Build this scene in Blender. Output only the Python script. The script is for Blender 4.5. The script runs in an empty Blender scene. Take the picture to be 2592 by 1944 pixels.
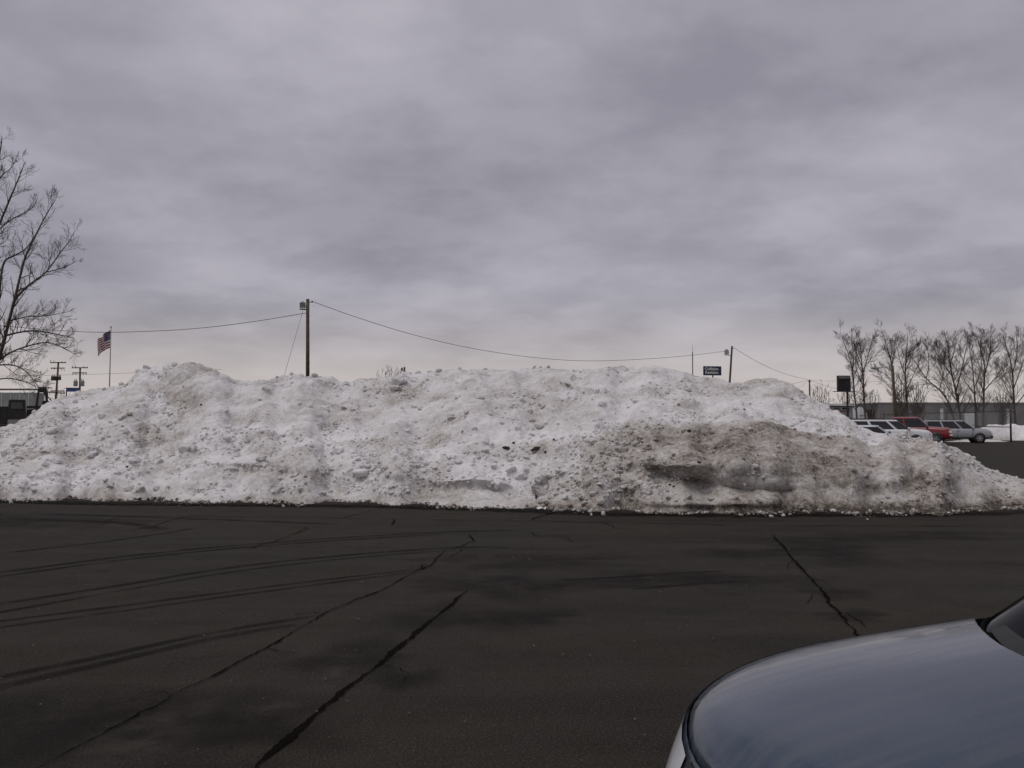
import bpy, math, random
import numpy as np
from mathutils import Vector

# ------------------------------------------------------------------ camera, world, sun, exposure
S = bpy.context.scene
COL = S.collection
F = 2300.0                      # focal length in photograph pixels (2592 wide)
CH = 1.65                       # eye height
PITCH = math.atan(94 / F)
CP, SP = math.cos(PITCH), math.sin(PITCH)
cam = bpy.data.cameras.new('camera')
cam.sensor_width = 36.0
cam.lens = 36.0 * F / 2592.0
cam.clip_start = 0.05
cam.clip_end = 5000
co = bpy.data.objects.new('camera', cam)
COL.objects.link(co)
co.location = (0, 0, CH)
co.rotation_euler = (math.pi / 2 + PITCH, 0, 0)
S.camera = co

SUN_EL, SUN_AZ = 66.0, 238.0    # degrees; azimuth clockwise from +Y (behind the viewer, to the left)
W = bpy.data.worlds.new('World')
S.world = W
W.use_nodes = True
nt = W.node_tree
for n in list(nt.nodes):
    nt.nodes.remove(n)


def nd(tree, typ, **kw):
    n = tree.nodes.new(typ)
    for k, v in kw.items():
        setattr(n, k, v)
    return n


def vmath(tree, op, a, b=None):
    n = nd(tree, 'ShaderNodeMath', operation=op)
    for i, x in enumerate((a, b)):
        if x is None:
            continue
        if isinstance(x, (int, float)):
            n.inputs[i].default_value = x
        else:
            tree.links.new(x, n.inputs[i])
    return n.outputs[0]


def mapr(tree, x, a, b, c, d, smooth=True):
    n = nd(tree, 'ShaderNodeMapRange')
    n.interpolation_type = 'SMOOTHSTEP' if smooth else 'LINEAR'
    tree.links.new(x, n.inputs['Value'])
    for k, v in (('From Min', a), ('From Max', b), ('To Min', c), ('To Max', d)):
        n.inputs[k].default_value = v
    return n.outputs[0]


def mixc(tree, fac, a, b, blend='MIX'):
    n = nd(tree, 'ShaderNodeMix', data_type='RGBA', blend_type=blend)
    if isinstance(fac, (int, float)):
        n.inputs[0].default_value = fac
    else:
        tree.links.new(fac, n.inputs[0])
    for i, x in ((6, a), (7, b)):
        if isinstance(x, (tuple, list)):
            n.inputs[i].default_value = (*x[:3], 1)
        else:
            tree.links.new(x, n.inputs[i])
    return n.outputs[2]


def build_world():
    L = nt.links
    tc = nd(nt, 'ShaderNodeTexCoord')
    sep = nd(nt, 'ShaderNodeSeparateXYZ')
    L.new(tc.outputs['Generated'], sep.inputs[0])
    z = vmath(nt, 'MAXIMUM', sep.outputs['Z'], 0.0)
    den = vmath(nt, 'ADD', z, 0.24)
    cx = vmath(nt, 'DIVIDE', sep.outputs['X'], den)
    cy = vmath(nt, 'DIVIDE', sep.outputs['Y'], den)
    cmb = nd(nt, 'ShaderNodeCombineXYZ')
    L.new(cx, cmb.inputs[0])
    L.new(cy, cmb.inputs[1])
    cmb.inputs[2].default_value = 3.7

    def noise(scale, detail, rough, dist, off):
        mp = nd(nt, 'ShaderNodeMapping')
        mp.inputs['Location'].default_value = (off, off * .7, off * 1.3)
        mp.inputs['Scale'].default_value = (1.0, 1.05, 1)
        L.new(cmb.outputs[0], mp.inputs['Vector'])
        n = nd(nt, 'ShaderNodeTexNoise')
        n.inputs['Scale'].default_value = scale
        n.inputs['Detail'].default_value = detail
        n.inputs['Roughness'].default_value = rough
        n.inputs['Distortion'].default_value = dist
        L.new(mp.outputs[0], n.inputs['Vector'])
        return n.outputs[0]
    n1 = mapr(nt, noise(1.25, 5, .50, .0, 17.4), .34, .66, 0, 1)
    n2 = mapr(nt, noise(3.4, 6, .54, .05, 18.8), .34, .66, 0, 1)
    n3 = mapr(nt, noise(.42, 2, .5, 0, 25.1), .35, .65, 0, 1)
    t = vmath(nt, 'ADD', vmath(nt, 'ADD', vmath(nt, 'MULTIPLY', n1, .46), vmath(nt, 'MULTIPLY', n2, .32)), vmath(nt, 'MULTIPLY', n3, .22))
    cloud = mixc(nt, t, (.258, .250, .296), (.505, .482, .540))
    hz = mapr(nt, z, 0.0, 0.15, 1, 0)
    hz = vmath(nt, 'MULTIPLY', hz, .70)
    cloud = mixc(nt, hz, cloud, (.66, .59, .535))
    sky = nd(nt, 'ShaderNodeTexSky')
    sky.sky_type = 'NISHITA'
    sky.sun_disc = False
    sky.sun_elevation = math.radians(SUN_EL)
    sky.sun_rotation = math.radians(SUN_AZ)
    sky.dust_density = 3
    dim = nd(nt, 'ShaderNodeVectorMath', operation='SCALE')
    dim.inputs['Scale'].default_value = .10
    L.new(sky.outputs[0], dim.inputs[0])
    full = mixc(nt, .05, cloud, dim.outputs[0])
    bg = nd(nt, 'ShaderNodeBackground')
    bg.inputs['Strength'].default_value = 1.0
    L.new(full, bg.inputs['Color'])
    out = nd(nt, 'ShaderNodeOutputWorld')
    L.new(bg.outputs[0], out.inputs['Surface'])


build_world()
sl = bpy.data.lights.new('sun', 'SUN')
sl.energy = 1.22
sl.angle = math.radians(42)
sl.color = (1.0, .965, .93)
so = bpy.data.objects.new('sun', sl)
COL.objects.link(so)
az, el = math.radians(SUN_AZ), math.radians(SUN_EL)
sd = Vector((math.sin(az) * math.cos(el), math.cos(az) * math.cos(el), math.sin(el)))
so.rotation_euler = sd.to_track_quat('Z', 'Y').to_euler()
so.location = (0, -5, 30)

S.view_settings.view_transform = 'Standard'
S.view_settings.look = 'None'
S.view_settings.exposure = 0.0
S.view_settings.gamma = 1.0
S.view_settings.use_curve_mapping = False

# ------------------------------------------------------------------ helpers
RNG = np.random.default_rng(11)
random.seed(5)


def ray(px, py):
    x = (np.asarray(px, float) - 1296) / F
    u = (972 - np.asarray(py, float)) / F
    return x, CP - SP * u, SP + CP * u


def at(px, py, Y):
    """world point seen at photograph pixel (px, py) at depth Y"""
    dx, dy, dz = ray(px, py)
    k = Y / dy
    return Vector((float(dx * k), float(Y), float(CH + dz * k)))


def ground_at(px, py, z=0.0):
    dx, dy, dz = ray(px, py)
    k = (z - CH) / dz
    return Vector((float(dx * k), float(dy * k), z))


def project(P):
    d = P - np.array([0, 0, CH])
    dep = d[..., 1] * CP + d[..., 2] * SP
    up = -d[..., 1] * SP + d[..., 2] * CP
    return 1296 + F * d[..., 0] / dep, 972 - F * up / dep


def tag(o, label=None, cat=None, group=None, kind=None):
    if label:
        o['label'] = label
    if cat:
        o['category'] = cat
    if group:
        o['group'] = group
    if kind:
        o['kind'] = kind
    return o


def empty(name, loc=(0, 0, 0), rz=0.0):
    o = bpy.data.objects.new(name, None)
    COL.objects.link(o)
    o.location = loc
    o.rotation_euler = (0, 0, rz)
    return o


def link_mesh(name, me, mat=None, parent=None):
    o = bpy.data.objects.new(name, me)
    COL.objects.link(o)
    if mat is not None and not me.materials:
        me.materials.append(mat)
    if parent is not None:
        o.parent = parent
    return o


class MB:
    def __init__(self):
        self.v, self.f, self.mi = [], [], []

    def add(self, vs, fs, mi=0):
        b = len(self.v)
        self.v.extend([tuple(p) for p in vs])
        self.f.extend([tuple(i + b for i in q) for q in fs])
        self.mi.extend([mi] * len(fs))
        return self

    def box(self, c, s, mi=0, rz=0.0, taper=1.0, rx=0.0):
        hx, hy, hz = s[0] / 2, s[1] / 2, s[2] / 2
        vs = []
        for z, k in ((-hz, 1.0), (hz, taper)):
            for x, y in ((-hx, -hy), (hx, -hy), (hx, hy), (-hx, hy)):
                p = Vector((x * k, y * k, z))
                if rx:
                    p = Vector((p.x, p.y * math.cos(rx) - p.z * math.sin(rx), p.y * math.sin(rx) + p.z * math.cos(rx)))
                if rz:
                    p = Vector((p.x * math.cos(rz) - p.y * math.sin(rz), p.x * math.sin(rz) + p.y * math.cos(rz), p.z))
                vs.append(p + Vector(c))
        return self.add(vs, [(3, 2, 1, 0), (4, 5, 6, 7), (0, 1, 5, 4), (1, 2, 6, 5), (2, 3, 7, 6), (3, 0, 4, 7)], mi)

    def tube(self, pts, rad, sides=6, mi=0, cap=True):
        pts = [Vector(p) for p in pts]
        n = len(pts)
        if not hasattr(rad, '__len__'):
            rad = [rad] * n
        vs, fs = [], []
        ref = None
        for i in range(n):
            d = pts[min(i + 1, n - 1)] - pts[max(i - 1, 0)]
            if d.length < 1e-9:
                d = Vector((0, 0, 1))
            d.normalize()
            if ref is None:
                ref = Vector((1, 0, 0)) if abs(d.x) < .8 else Vector((0, 1, 0))
            a = ref - d * ref.dot(d)
            a.normalize()
            ref = a
            b = d.cross(a)
            for k in range(sides):
                t = 2 * math.pi * k / sides
                vs.append(pts[i] + (a * math.cos(t) + b * math.sin(t)) * rad[i])
        for i in range(n - 1):
            for k in range(sides):
                k2 = (k + 1) % sides
                fs.append((i * sides + k, i * sides + k2, (i + 1) * sides + k2, (i + 1) * sides + k))
        if cap:
            fs.append(tuple(range(sides - 1, -1, -1)))
            fs.append(tuple((n - 1) * sides + k for k in range(sides)))
        return self.add(vs, fs, mi)

    def lathe(self, prof, c, axis='z', sides=20, mi=0):
        """prof: list of (radius, height) along axis"""
        vs, fs = [], []
        for r, h in prof:
            for k in range(sides):
                t = 2 * math.pi * k / sides
                a, b = r * math.cos(t), r * math.sin(t)
                p = {'z': (a, b, h), 'y': (a, h, b), 'x': (h, a, b)}[axis]
                vs.append(Vector(p) + Vector(c))
        for i in range(len(prof) - 1):
            for k in range(sides):
                k2 = (k + 1) % sides
                fs.append((i * sides + k, i * sides + k2, (i + 1) * sides + k2, (i + 1) * sides + k))
        return self.add(vs, fs, mi)

    def grid(self, P, mi=0, flip=False):
        """P: list of rows of points"""
        r, c = len(P), len(P[0])
        fs = []
        for i in range(r - 1):
            for j in range(c - 1):
                q = (i * c + j, i * c + j + 1, (i + 1) * c + j + 1, (i + 1) * c + j)
                fs.append(q[::-1] if flip else q)
        return self.add([p for row in P for p in row], fs, mi)

    def prism(self, poly, y0, y1, mi=0):
        """poly in (x, z), extruded from y0 to y1"""
        n = len(poly)
        vs = [(x, y0, z) for x, z in poly] + [(x, y1, z) for x, z in poly]
        fs = [tuple(range(n)), tuple(range(2 * n - 1, n - 1, -1))]
        for i in range(n):
            j = (i + 1) % n
            fs.append((i, i + n, j + n, j))
        return self.add(vs, fs, mi)

    def build(self, name, mat, parent=None, smooth=False):
        me = bpy.data.meshes.new(name)
        me.from_pydata(self.v, [], self.f)
        mats = mat if isinstance(mat, (list, tuple)) else [mat]
        for m in mats:
            me.materials.append(m)
        if len(mats) > 1:
            me.polygons.foreach_set('material_index', self.mi)
        if smooth:
            me.polygons.foreach_set('use_smooth', [True] * len(me.polygons))
        me.update()
        return link_mesh(name, me, None, parent)


def np_mesh(name, verts, quads, mat, parent=None, smooth=True, attrs=None):
    me = bpy.data.meshes.new(name)
    nv, nf = len(verts), len(quads)
    k = quads.shape[1]
    me.vertices.add(nv)
    me.vertices.foreach_set('co', verts.astype(np.float32).ravel())
    me.loops.add(nf * k)
    me.loops.foreach_set('vertex_index', quads.astype(np.int32).ravel())
    me.polygons.add(nf)
    me.polygons.foreach_set('loop_start', np.arange(0, nf * k, k, dtype=np.int32))
    me.polygons.foreach_set('loop_total', np.full(nf, k, dtype=np.int32))
    me.update(calc_edges=True)
    me.polygons.foreach_set('use_smooth', np.full(nf, smooth))
    for an, av in (attrs or {}).items():
        a = me.attributes.new(an, 'FLOAT', 'POINT')
        a.data.foreach_set('value', av.astype(np.float32).ravel())
    me.materials.append(mat)
    return link_mesh(name, me, None, parent)


# --- vectorised noise
_prm = np.random.default_rng(3).permutation(256)
_prm = np.concatenate([_prm, _prm, _prm])
_g = np.random.default_rng(4).normal(size=(256, 3))
_g /= np.linalg.norm(_g, axis=1)[:, None]
_rnd = np.random.default_rng(8).random((256, 4))


def _hash(ix, iy, iz):
    return _prm[_prm[_prm[ix & 255] + (iy & 255)] + (iz & 255)]


def perlin(P):
    i0 = np.floor(P).astype(np.int64)
    f = P - i0
    u = f * f * f * (f * (f * 6 - 15) + 10)
    out = 0
    for dx in (0, 1):
        wx = u[:, 0] if dx else 1 - u[:, 0]
        for dy in (0, 1):
            wy = u[:, 1] if dy else 1 - u[:, 1]
            for dz in (0, 1):
                wz = u[:, 2] if dz else 1 - u[:, 2]
                g = _g[_hash(i0[:, 0] + dx, i0[:, 1] + dy, i0[:, 2] + dz)]
                out = out + wx * wy * wz * ((f[:, 0] - dx) * g[:, 0] + (f[:, 1] - dy) * g[:, 1] + (f[:, 2] - dz) * g[:, 2])
    return out * 1.6


def fbm(P, octv=4, gain=.5):
    a, s, out = 1.0, 1.0, 0
    for k in range(octv):
        out = out + a * perlin(P * s + 17.3 * k)
        a *= gain
        s *= 2.03
    return out


def lumps(P, frac=.4, rmin=.25, rmax=.6):
    """half-buried rounded clods: one possible clod per unit cell -> height 0..~.6"""
    i0 = np.floor(P).astype(np.int64)
    best = np.zeros(len(P))
    for dx in (-1, 0, 1):
        for dy in (-1, 0, 1):
            for dz in (-1, 0, 1):
                c = i0 + np.array([dx, dy, dz])
                h = _hash(c[:, 0], c[:, 1], c[:, 2])
                r = _rnd[h]
                on = _rnd[(h * 7 + 31) & 255, 0] < frac
                rad = rmin + (rmax - rmin) * _rnd[(h * 13 + 5) & 255, 1]
                d = np.linalg.norm(c + r[:, :3] - P, axis=1) / rad
                hh = np.where(on & (d < 1), rad * np.sqrt(np.clip(1 - d ** 2.2, 0, 1)), 0)
                best = np.maximum(best, hh)
    return best


def sstep(x, a, b):
    t = np.clip((x - a) / (b - a), 0, 1)
    return t * t * (3 - 2 * t)


# ------------------------------------------------------------------ materials
def pmat(name, col, rough=.6, metal=0.0, var=.18, scale=6.0, bump=0.0, bscale=30.0, coat=0.0, spec=.5, col2=None, detail=5.0):
    m = bpy.data.materials.new(name)
    m.use_nodes = True
    t = m.node_tree
    b = t.nodes['Principled BSDF']
    tc = nd(t, 'ShaderNodeTexCoord')
    n = nd(t, 'ShaderNodeTexNoise')
    n.inputs['Scale'].default_value = scale
    n.inputs['Detail'].default_value = detail
    t.links.new(tc.outputs['Object'], n.inputs['Vector'])
    fac = mapr(t, n.outputs[0], .3, .7, 0, 1)
    lo = tuple(max(c * (1 - var), 0) for c in col)
    hi = tuple(min(c * (1 + var), 1) for c in col) if col2 is None else col2
    c = mixc(t, fac, lo, hi)
    t.links.new(c, b.inputs['Base Color'])
    b.inputs['Roughness'].default_value = rough
    b.inputs['Metallic'].default_value = metal
    b.inputs['Specular IOR Level'].default_value = spec
    b.inputs['Coat Weight'].default_value = coat
    b.inputs['Coat Roughness'].default_value = .06
    if bump:
        n2 = nd(t, 'ShaderNodeTexNoise')
        n2.inputs['Scale'].default_value = bscale
        n2.inputs['Detail'].default_value = 6
        t.links.new(tc.outputs['Object'], n2.inputs['Vector'])
        bp = nd(t, 'ShaderNodeBump')
        bp.inputs['Strength'].default_value = bump
        bp.inputs['Distance'].default_value = .02
        t.links.new(n2.outputs[0], bp.inputs['Height'])
        t.links.new(bp.outputs[0], b.inputs['Normal'])
    return m


def snow_material():
    m = bpy.data.materials.new('dirty_snow')
    m.use_nodes = True
    t = m.node_tree
    b = t.nodes['Principled BSDF']
    geo = nd(t, 'ShaderNodeNewGeometry')
    at_ = nd(t, 'ShaderNodeAttribute', attribute_name='dirt')  # dirt plus shade painted in the snow hollow and under the ledge
    ao_ = nd(t, 'ShaderNodeAttribute', attribute_name='soil', attribute_type='OBJECT')
    def noise(sc, det, rough=.6):
        n = nd(t, 'ShaderNodeTexNoise')
        n.inputs['Scale'].default_value = sc
        n.inputs['Detail'].default_value = det
        n.inputs['Roughness'].default_value = rough
        t.links.new(geo.outputs['Position'], n.inputs['Vector'])
        return n.outputs[0]
    n1 = mapr(t, noise(2.3, 5, .65), .25, .75, -.22, .26)
    n2 = mapr(t, noise(11, 5, .7), .28, .74, -.23, .30)
    n3 = mapr(t, noise(38, 3), .3, .72, -.15, .20)
    sp = mapr(t, noise(26, 2, .5), .64, .73, 0, .28)
    d = vmath(t, 'ADD', at_.outputs['Fac'], ao_.outputs['Fac'])
    k = vmath(t, 'ADD', vmath(t, 'MULTIPLY', d, .45), .40)      # dirtier snow is also blotchier
    s = vmath(t, 'ADD', vmath(t, 'ADD', n1, n2), vmath(t, 'ADD', n3, sp))
    d = vmath(t, 'ADD', d, vmath(t, 'MULTIPLY', s, k))
    r = nd(t, 'ShaderNodeValToRGB')
    e = r.color_ramp.elements
    e[0].position, e[0].color = 0.0, (.735, .722, .725, 1)
    e[1].position, e[1].color = 1.0, (.055, .043, .032, 1)
    for p, c in ((.28, (.585, .565, .553)), (.55, (.385, .353, .322)), (.8, (.195, .170, .142))):
        x = e.new(p)
        x.color = (*c, 1)
    t.links.new(d, r.inputs[0])
    t.links.new(r.outputs[0], b.inputs['Base Color'])
    b.inputs['Roughness'].default_value = .72
    b.inputs['Specular IOR Level'].default_value = .3
    bp = nd(t, 'ShaderNodeBump')
    bp.inputs['Strength'].default_value = .55
    bp.inputs['Distance'].default_value = .03
    t.links.new(noise(38, 6, .7), bp.inputs['Height'])
    t.links.new(bp.outputs[0], b.inputs['Normal'])
    return m


def asphalt_material():
    m = bpy.data.materials.new('asphalt')
    m.use_nodes = True
    t = m.node_tree
    b = t.nodes['Principled BSDF']
    geo = nd(t, 'ShaderNodeNewGeometry')
    def noise(sc, det, rough=.55, dist=0.0, stretch=None):
        n = nd(t, 'ShaderNodeTexNoise')
        n.inputs['Scale'].default_value = sc
        n.inputs['Detail'].default_value = det
        n.inputs['Roughness'].default_value = rough
        n.inputs['Distortion'].default_value = dist
        if stretch:
            mp = nd(t, 'ShaderNodeMapping')
            mp.inputs['Scale'].default_value = stretch[:3]
            mp.inputs['Rotation'].default_value = (0, 0, stretch[3])
            t.links.new(geo.outputs['Position'], mp.inputs['Vector'])
            t.links.new(mp.outputs[0], n.inputs['Vector'])
        else:
            t.links.new(geo.outputs['Position'], n.inputs['Vector'])
        return n.outputs[0]
    big = mapr(t, noise(.42, 5, .6, .5), .36, .64, 0, 1)
    mid = mapr(t, noise(2.4, 6, .65, .3), .3, .72, 0, 1)
    wipe = mapr(t, noise(1.0, 5, .6, .2, (.25, 1.6, 1, .5)), .38, .66, 0, 1)
    agg = mapr(t, noise(110, 2, .5), .33, .7, 0, 1)
    fine = mapr(t, noise(34, 4, .7), .3, .7, 0, 1)
    c = mixc(t, big, (.0105, .0082, .0058), (.043, .0352, .0268))
    c = mixc(t, vmath(t, 'MULTIPLY', mid, .55), c, (.028, .0235, .0185))
    c = mixc(t, vmath(t, 'MULTIPLY', wipe, .45), c, (.056, .0475, .038))
    c = mixc(t, vmath(t, 'MULTIPLY', fine, .45), c, (.022, .018, .0145))
    c = mixc(t, vmath(t, 'MULTIPLY', mapr(t, noise(80, 2, .55), .54, .66, 0, 1), .65), c, (.105, .092, .074))
    c = mixc(t, vmath(t, 'MULTIPLY', mapr(t, noise(62, 2, .55), .55, .68, 0, 1), .7), c, (.005, .004, .003))
    t.links.new(c, b.inputs['Base Color'])
    rg = vmath(t, 'ADD', vmath(t, 'MULTIPLY', big, .14), vmath(t, 'ADD', vmath(t, 'MULTIPLY', mid, .1), .62))
    t.links.new(rg, b.inputs['Roughness'])
    b.inputs['Specular IOR Level'].default_value = .11
    bp = nd(t, 'ShaderNodeBump')
    bp.inputs['Strength'].default_value = .7
    bp.inputs['Distance'].default_value = .012
    h = vmath(t, 'ADD', agg, vmath(t, 'MULTIPLY', fine, 1.2))
    t.links.new(h, bp.inputs['Height'])
    t.links.new(bp.outputs[0], b.inputs['Normal'])
    return m


def stain_material(name, col, strength, rough, nscale=3.0, lo=.25, hi=.7):
    """a thin film lying on the asphalt: feathered by its edge attribute and torn by noise"""
    m = bpy.data.materials.new(name)
    m.use_nodes = True
    t = m.node_tree
    b = t.nodes['Principled BSDF']
    out = t.nodes['Material Output']
    b.inputs['Base Color'].default_value = (*col, 1)
    b.inputs['Roughness'].default_value = rough
    b.inputs['Specular IOR Level'].default_value = .06
    geo = nd(t, 'ShaderNodeNewGeometry')
    n = nd(t, 'ShaderNodeTexNoise')
    n.inputs['Scale'].default_value = nscale
    n.inputs['Detail'].default_value = 6
    n.inputs['Roughness'].default_value = .65
    t.links.new(geo.outputs['Position'], n.inputs['Vector'])
    a = nd(t, 'ShaderNodeAttribute', attribute_name='edge')
    fac = vmath(t, 'MULTIPLY', mapr(t, n.outputs[0], lo, hi, .15, 1), a.outputs['Fac'])
    fac = vmath(t, 'MULTIPLY', fac, strength)
    tr = nd(t, 'ShaderNodeBsdfTransparent')
    mx = nd(t, 'ShaderNodeMixShader')
    t.links.new(fac, mx.inputs[0])
    t.links.new(tr.outputs[0], mx.inputs[1])
    t.links.new(b.outputs[0], mx.inputs[2])
    t.links.new(mx.outputs[0], out.inputs['Surface'])
    return m


M = {}
M['snow'] = snow_material()
M['asphalt'] = asphalt_material()
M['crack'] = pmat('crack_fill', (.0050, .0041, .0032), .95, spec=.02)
M['tyre_mark'] = stain_material('tyre_mark_film', (.0075, .006, .005), .75, .7, 2.0)
M['wet'] = stain_material('damp_stain', (.0085, .0068, .0052), .62, .6, 1.8, .30, .66)
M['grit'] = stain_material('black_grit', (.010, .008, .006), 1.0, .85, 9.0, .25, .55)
M['salt'] = stain_material('salt_residue', (.10, .09, .075), .28, .9, 4.0, .4, .7)
M['field'] = pmat('field_snow_and_dead_grass', (.30, .28, .25), .9, var=.5, scale=.08, col2=(.62, .61, .62))
M['bark'] = pmat('bark', (.085, .072, .058), .9, var=.35, scale=9, bump=.4)
M['twig'] = pmat('twig_bark', (.060, .048, .038), .9, var=.3, scale=4)
M['pole_wood'] = pmat('weathered_pole_wood', (.070, .048, .029), .9, var=.35, scale=5, bump=.3)
M['black_metal'] = pmat('black_metal', (.012, .012, .013), .55, var=.2)
M['dark_metal'] = pmat('dark_painted_metal', (.022, .020, .018), .6, var=.4, scale=3)
M['galv'] = pmat('galvanised_metal', (.30, .31, .32), .5, metal=.6, var=.15)
M['transformer'] = pmat('transformer_grey', (.20, .215, .22), .5, var=.15)
M['lamp_glass'] = pmat('lamp_glass', (.78, .80, .80), .2, var=.05)
M['wire'] = pmat('cable_rubber', (.02, .02, .02), .7)
M['alu'] = pmat('aluminium_pole', (.22, .21, .19), .45, metal=.4)
M['white_paint'] = pmat('white_paint', (.72, .73, .74), .5, var=.06, scale=2)
M['white_wall'] = pmat('white_wall', (.46, .47, .46), .8, var=.12, scale=.8)
M['grey_wall'] = pmat('grey_block_wall', (.155, .145, .142), .85, var=.14, scale=.6, bump=.2)
M['coping'] = pmat('roof_coping', (.16, .15, .15), .7)
M['pale'] = pmat('pale_downpipe', (.46, .47, .47), .6)
M['dark_glass'] = pmat('dark_glass', (.010, .011, .013), .06, var=.1, spec=.6)
M['brown_dark'] = pmat('dark_brown_boards', (.038, .027, .020), .85, var=.4, scale=3)
M['rubber'] = pmat('tyre_rubber', (.018, .017, .017), .85)
M['rim'] = pmat('alloy_rim', (.45, .45, .46), .35, metal=.8, var=.1)
M['chrome'] = pmat('chrome', (.72, .72, .73), .16, metal=1.0, var=.05)
M['plastic'] = pmat('black_plastic', (.014, .014, .015), .5)
M['seal'] = pmat('grey_rubber_seal', (.060, .058, .055), .55)
M['lens'] = pmat('headlamp_lens', (.74, .76, .78), .12, var=.12, coat=.6)
M['amber'] = pmat('amber_lens', (.55, .18, .03), .25)
M['tail'] = pmat('tail_lens', (.30, .015, .012), .25)
M['flag_red'] = pmat('flag_red', (.20, .010, .020), .85, var=.1)
M['flag_white'] = pmat('flag_white', (.56, .55, .57), .85, var=.06)
M['flag_blue'] = pmat('flag_blue', (.012, .017, .070), .85, var=.1)
M['sign_blue'] = pmat('sign_navy', (.012, .018, .060), .55, var=.15)
M['sign_letter'] = pmat('sign_letter_white', (.62, .60, .56), .6, var=.1)
M['sign_dark'] = pmat('sign_face_dark', (.012, .010, .012), .6, var=.4, scale=3)
M['blue_panel'] = pmat('blue_panel', (.035, .050, .19), .6)
M['dirt'] = pmat('wet_soil', (.012, .009, .007), .8, var=.4, bump=.5)
M['litter_white'] = pmat('litter_white', (.72, .72, .74), .45, var=.08)
M['bottle'] = pmat('clear_plastic', (.34, .35, .36), .12, var=.1, spec=.8)
M['red_stripe'] = pmat('red_trim', (.30, .03, .03), .6)
def dust_and_reflection_paint():
    m = pmat('silver_blue_paint', (.042, .066, .104), .34, metal=.55, var=.05, scale=3, coat=.55)
    t = m.node_tree
    b = t.nodes['Principled BSDF']
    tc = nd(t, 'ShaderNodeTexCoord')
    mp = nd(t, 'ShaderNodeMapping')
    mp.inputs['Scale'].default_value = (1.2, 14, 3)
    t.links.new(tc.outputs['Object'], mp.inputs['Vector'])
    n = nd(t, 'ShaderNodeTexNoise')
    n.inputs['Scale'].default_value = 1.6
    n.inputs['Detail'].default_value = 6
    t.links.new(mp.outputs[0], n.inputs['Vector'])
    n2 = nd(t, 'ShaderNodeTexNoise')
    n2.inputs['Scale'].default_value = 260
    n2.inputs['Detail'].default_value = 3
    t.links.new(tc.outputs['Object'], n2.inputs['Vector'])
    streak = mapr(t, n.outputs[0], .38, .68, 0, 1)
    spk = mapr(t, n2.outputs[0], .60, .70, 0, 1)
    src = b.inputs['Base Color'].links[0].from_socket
    c = mixc(t, vmath(t, 'MULTIPLY', streak, .5), src, (.105, .118, .136))  # cloud-reflection and water streaks painted into the base colour
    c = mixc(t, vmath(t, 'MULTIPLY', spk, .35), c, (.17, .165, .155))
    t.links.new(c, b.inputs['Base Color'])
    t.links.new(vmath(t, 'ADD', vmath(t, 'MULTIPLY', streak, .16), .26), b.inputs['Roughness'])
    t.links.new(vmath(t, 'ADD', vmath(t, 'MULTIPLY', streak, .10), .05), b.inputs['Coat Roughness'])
    return m


M['paint_bluegrey'] = dust_and_reflection_paint()
M['cowl_black'] = pmat('cowl_black', (.004, .004, .004), .9, spec=.05)
M['cowl_grey'] = pmat('cowl_grey', (.020, .020, .019), .7, spec=.3)
M['paint_white'] = pmat('white_car_paint', (.66, .67, .68), .32, var=.07, coat=.5)
M['paint_red'] = pmat('red_car_paint', (.20, .008, .011), .3, var=.12, coat=.5)
M['paint_silver'] = pmat('silver_car_paint', (.36, .37, .385), .32, metal=.5, var=.08, coat=.5)
M['paint_pale'] = pmat('pale_blue_car_paint', (.46, .48, .53), .3, metal=.3, var=.06, coat=.5)
M['cladding'] = pmat('grey_cladding', (.045, .045, .047), .6)

# ------------------------------------------------------------------ setting: ground sheets
mb = MB()
mb.add([(-2500, -400, -.012), (2500, -400, -.012), (2500, 4000, -.012), (-2500, 4000, -.012)], [(0, 1, 2, 3)])
tag(mb.build('ground', M['field']), kind='structure')
mb = MB()
mb.add([(-90, -40, 0), (90, -40, 0), (90, 90, 0), (-90, 90, 0)], [(0, 1, 2, 3)])
LOT = tag(mb.build('parking_lot', M['asphalt']), kind='structure')


def resample(pts, step):
    pts = [Vector(p) for p in pts]
    out = [pts[0]]
    for a, b in zip(pts[:-1], pts[1:]):
        n = max(1, int((b - a).length / step))
        for i in range(1, n + 1):
            out.append(a.lerp(b, i / n))
    return out


def smooth_pts(pts, it=2):
    pts = [Vector(p) for p in pts]
    for _ in range(it):
        q = [pts[0]]
        for a, b in zip(pts[:-1], pts[1:]):
            q += [a.lerp(b, .25), a.lerp(b, .75)]
        q.append(pts[-1])
        pts = q
    return pts


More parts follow.
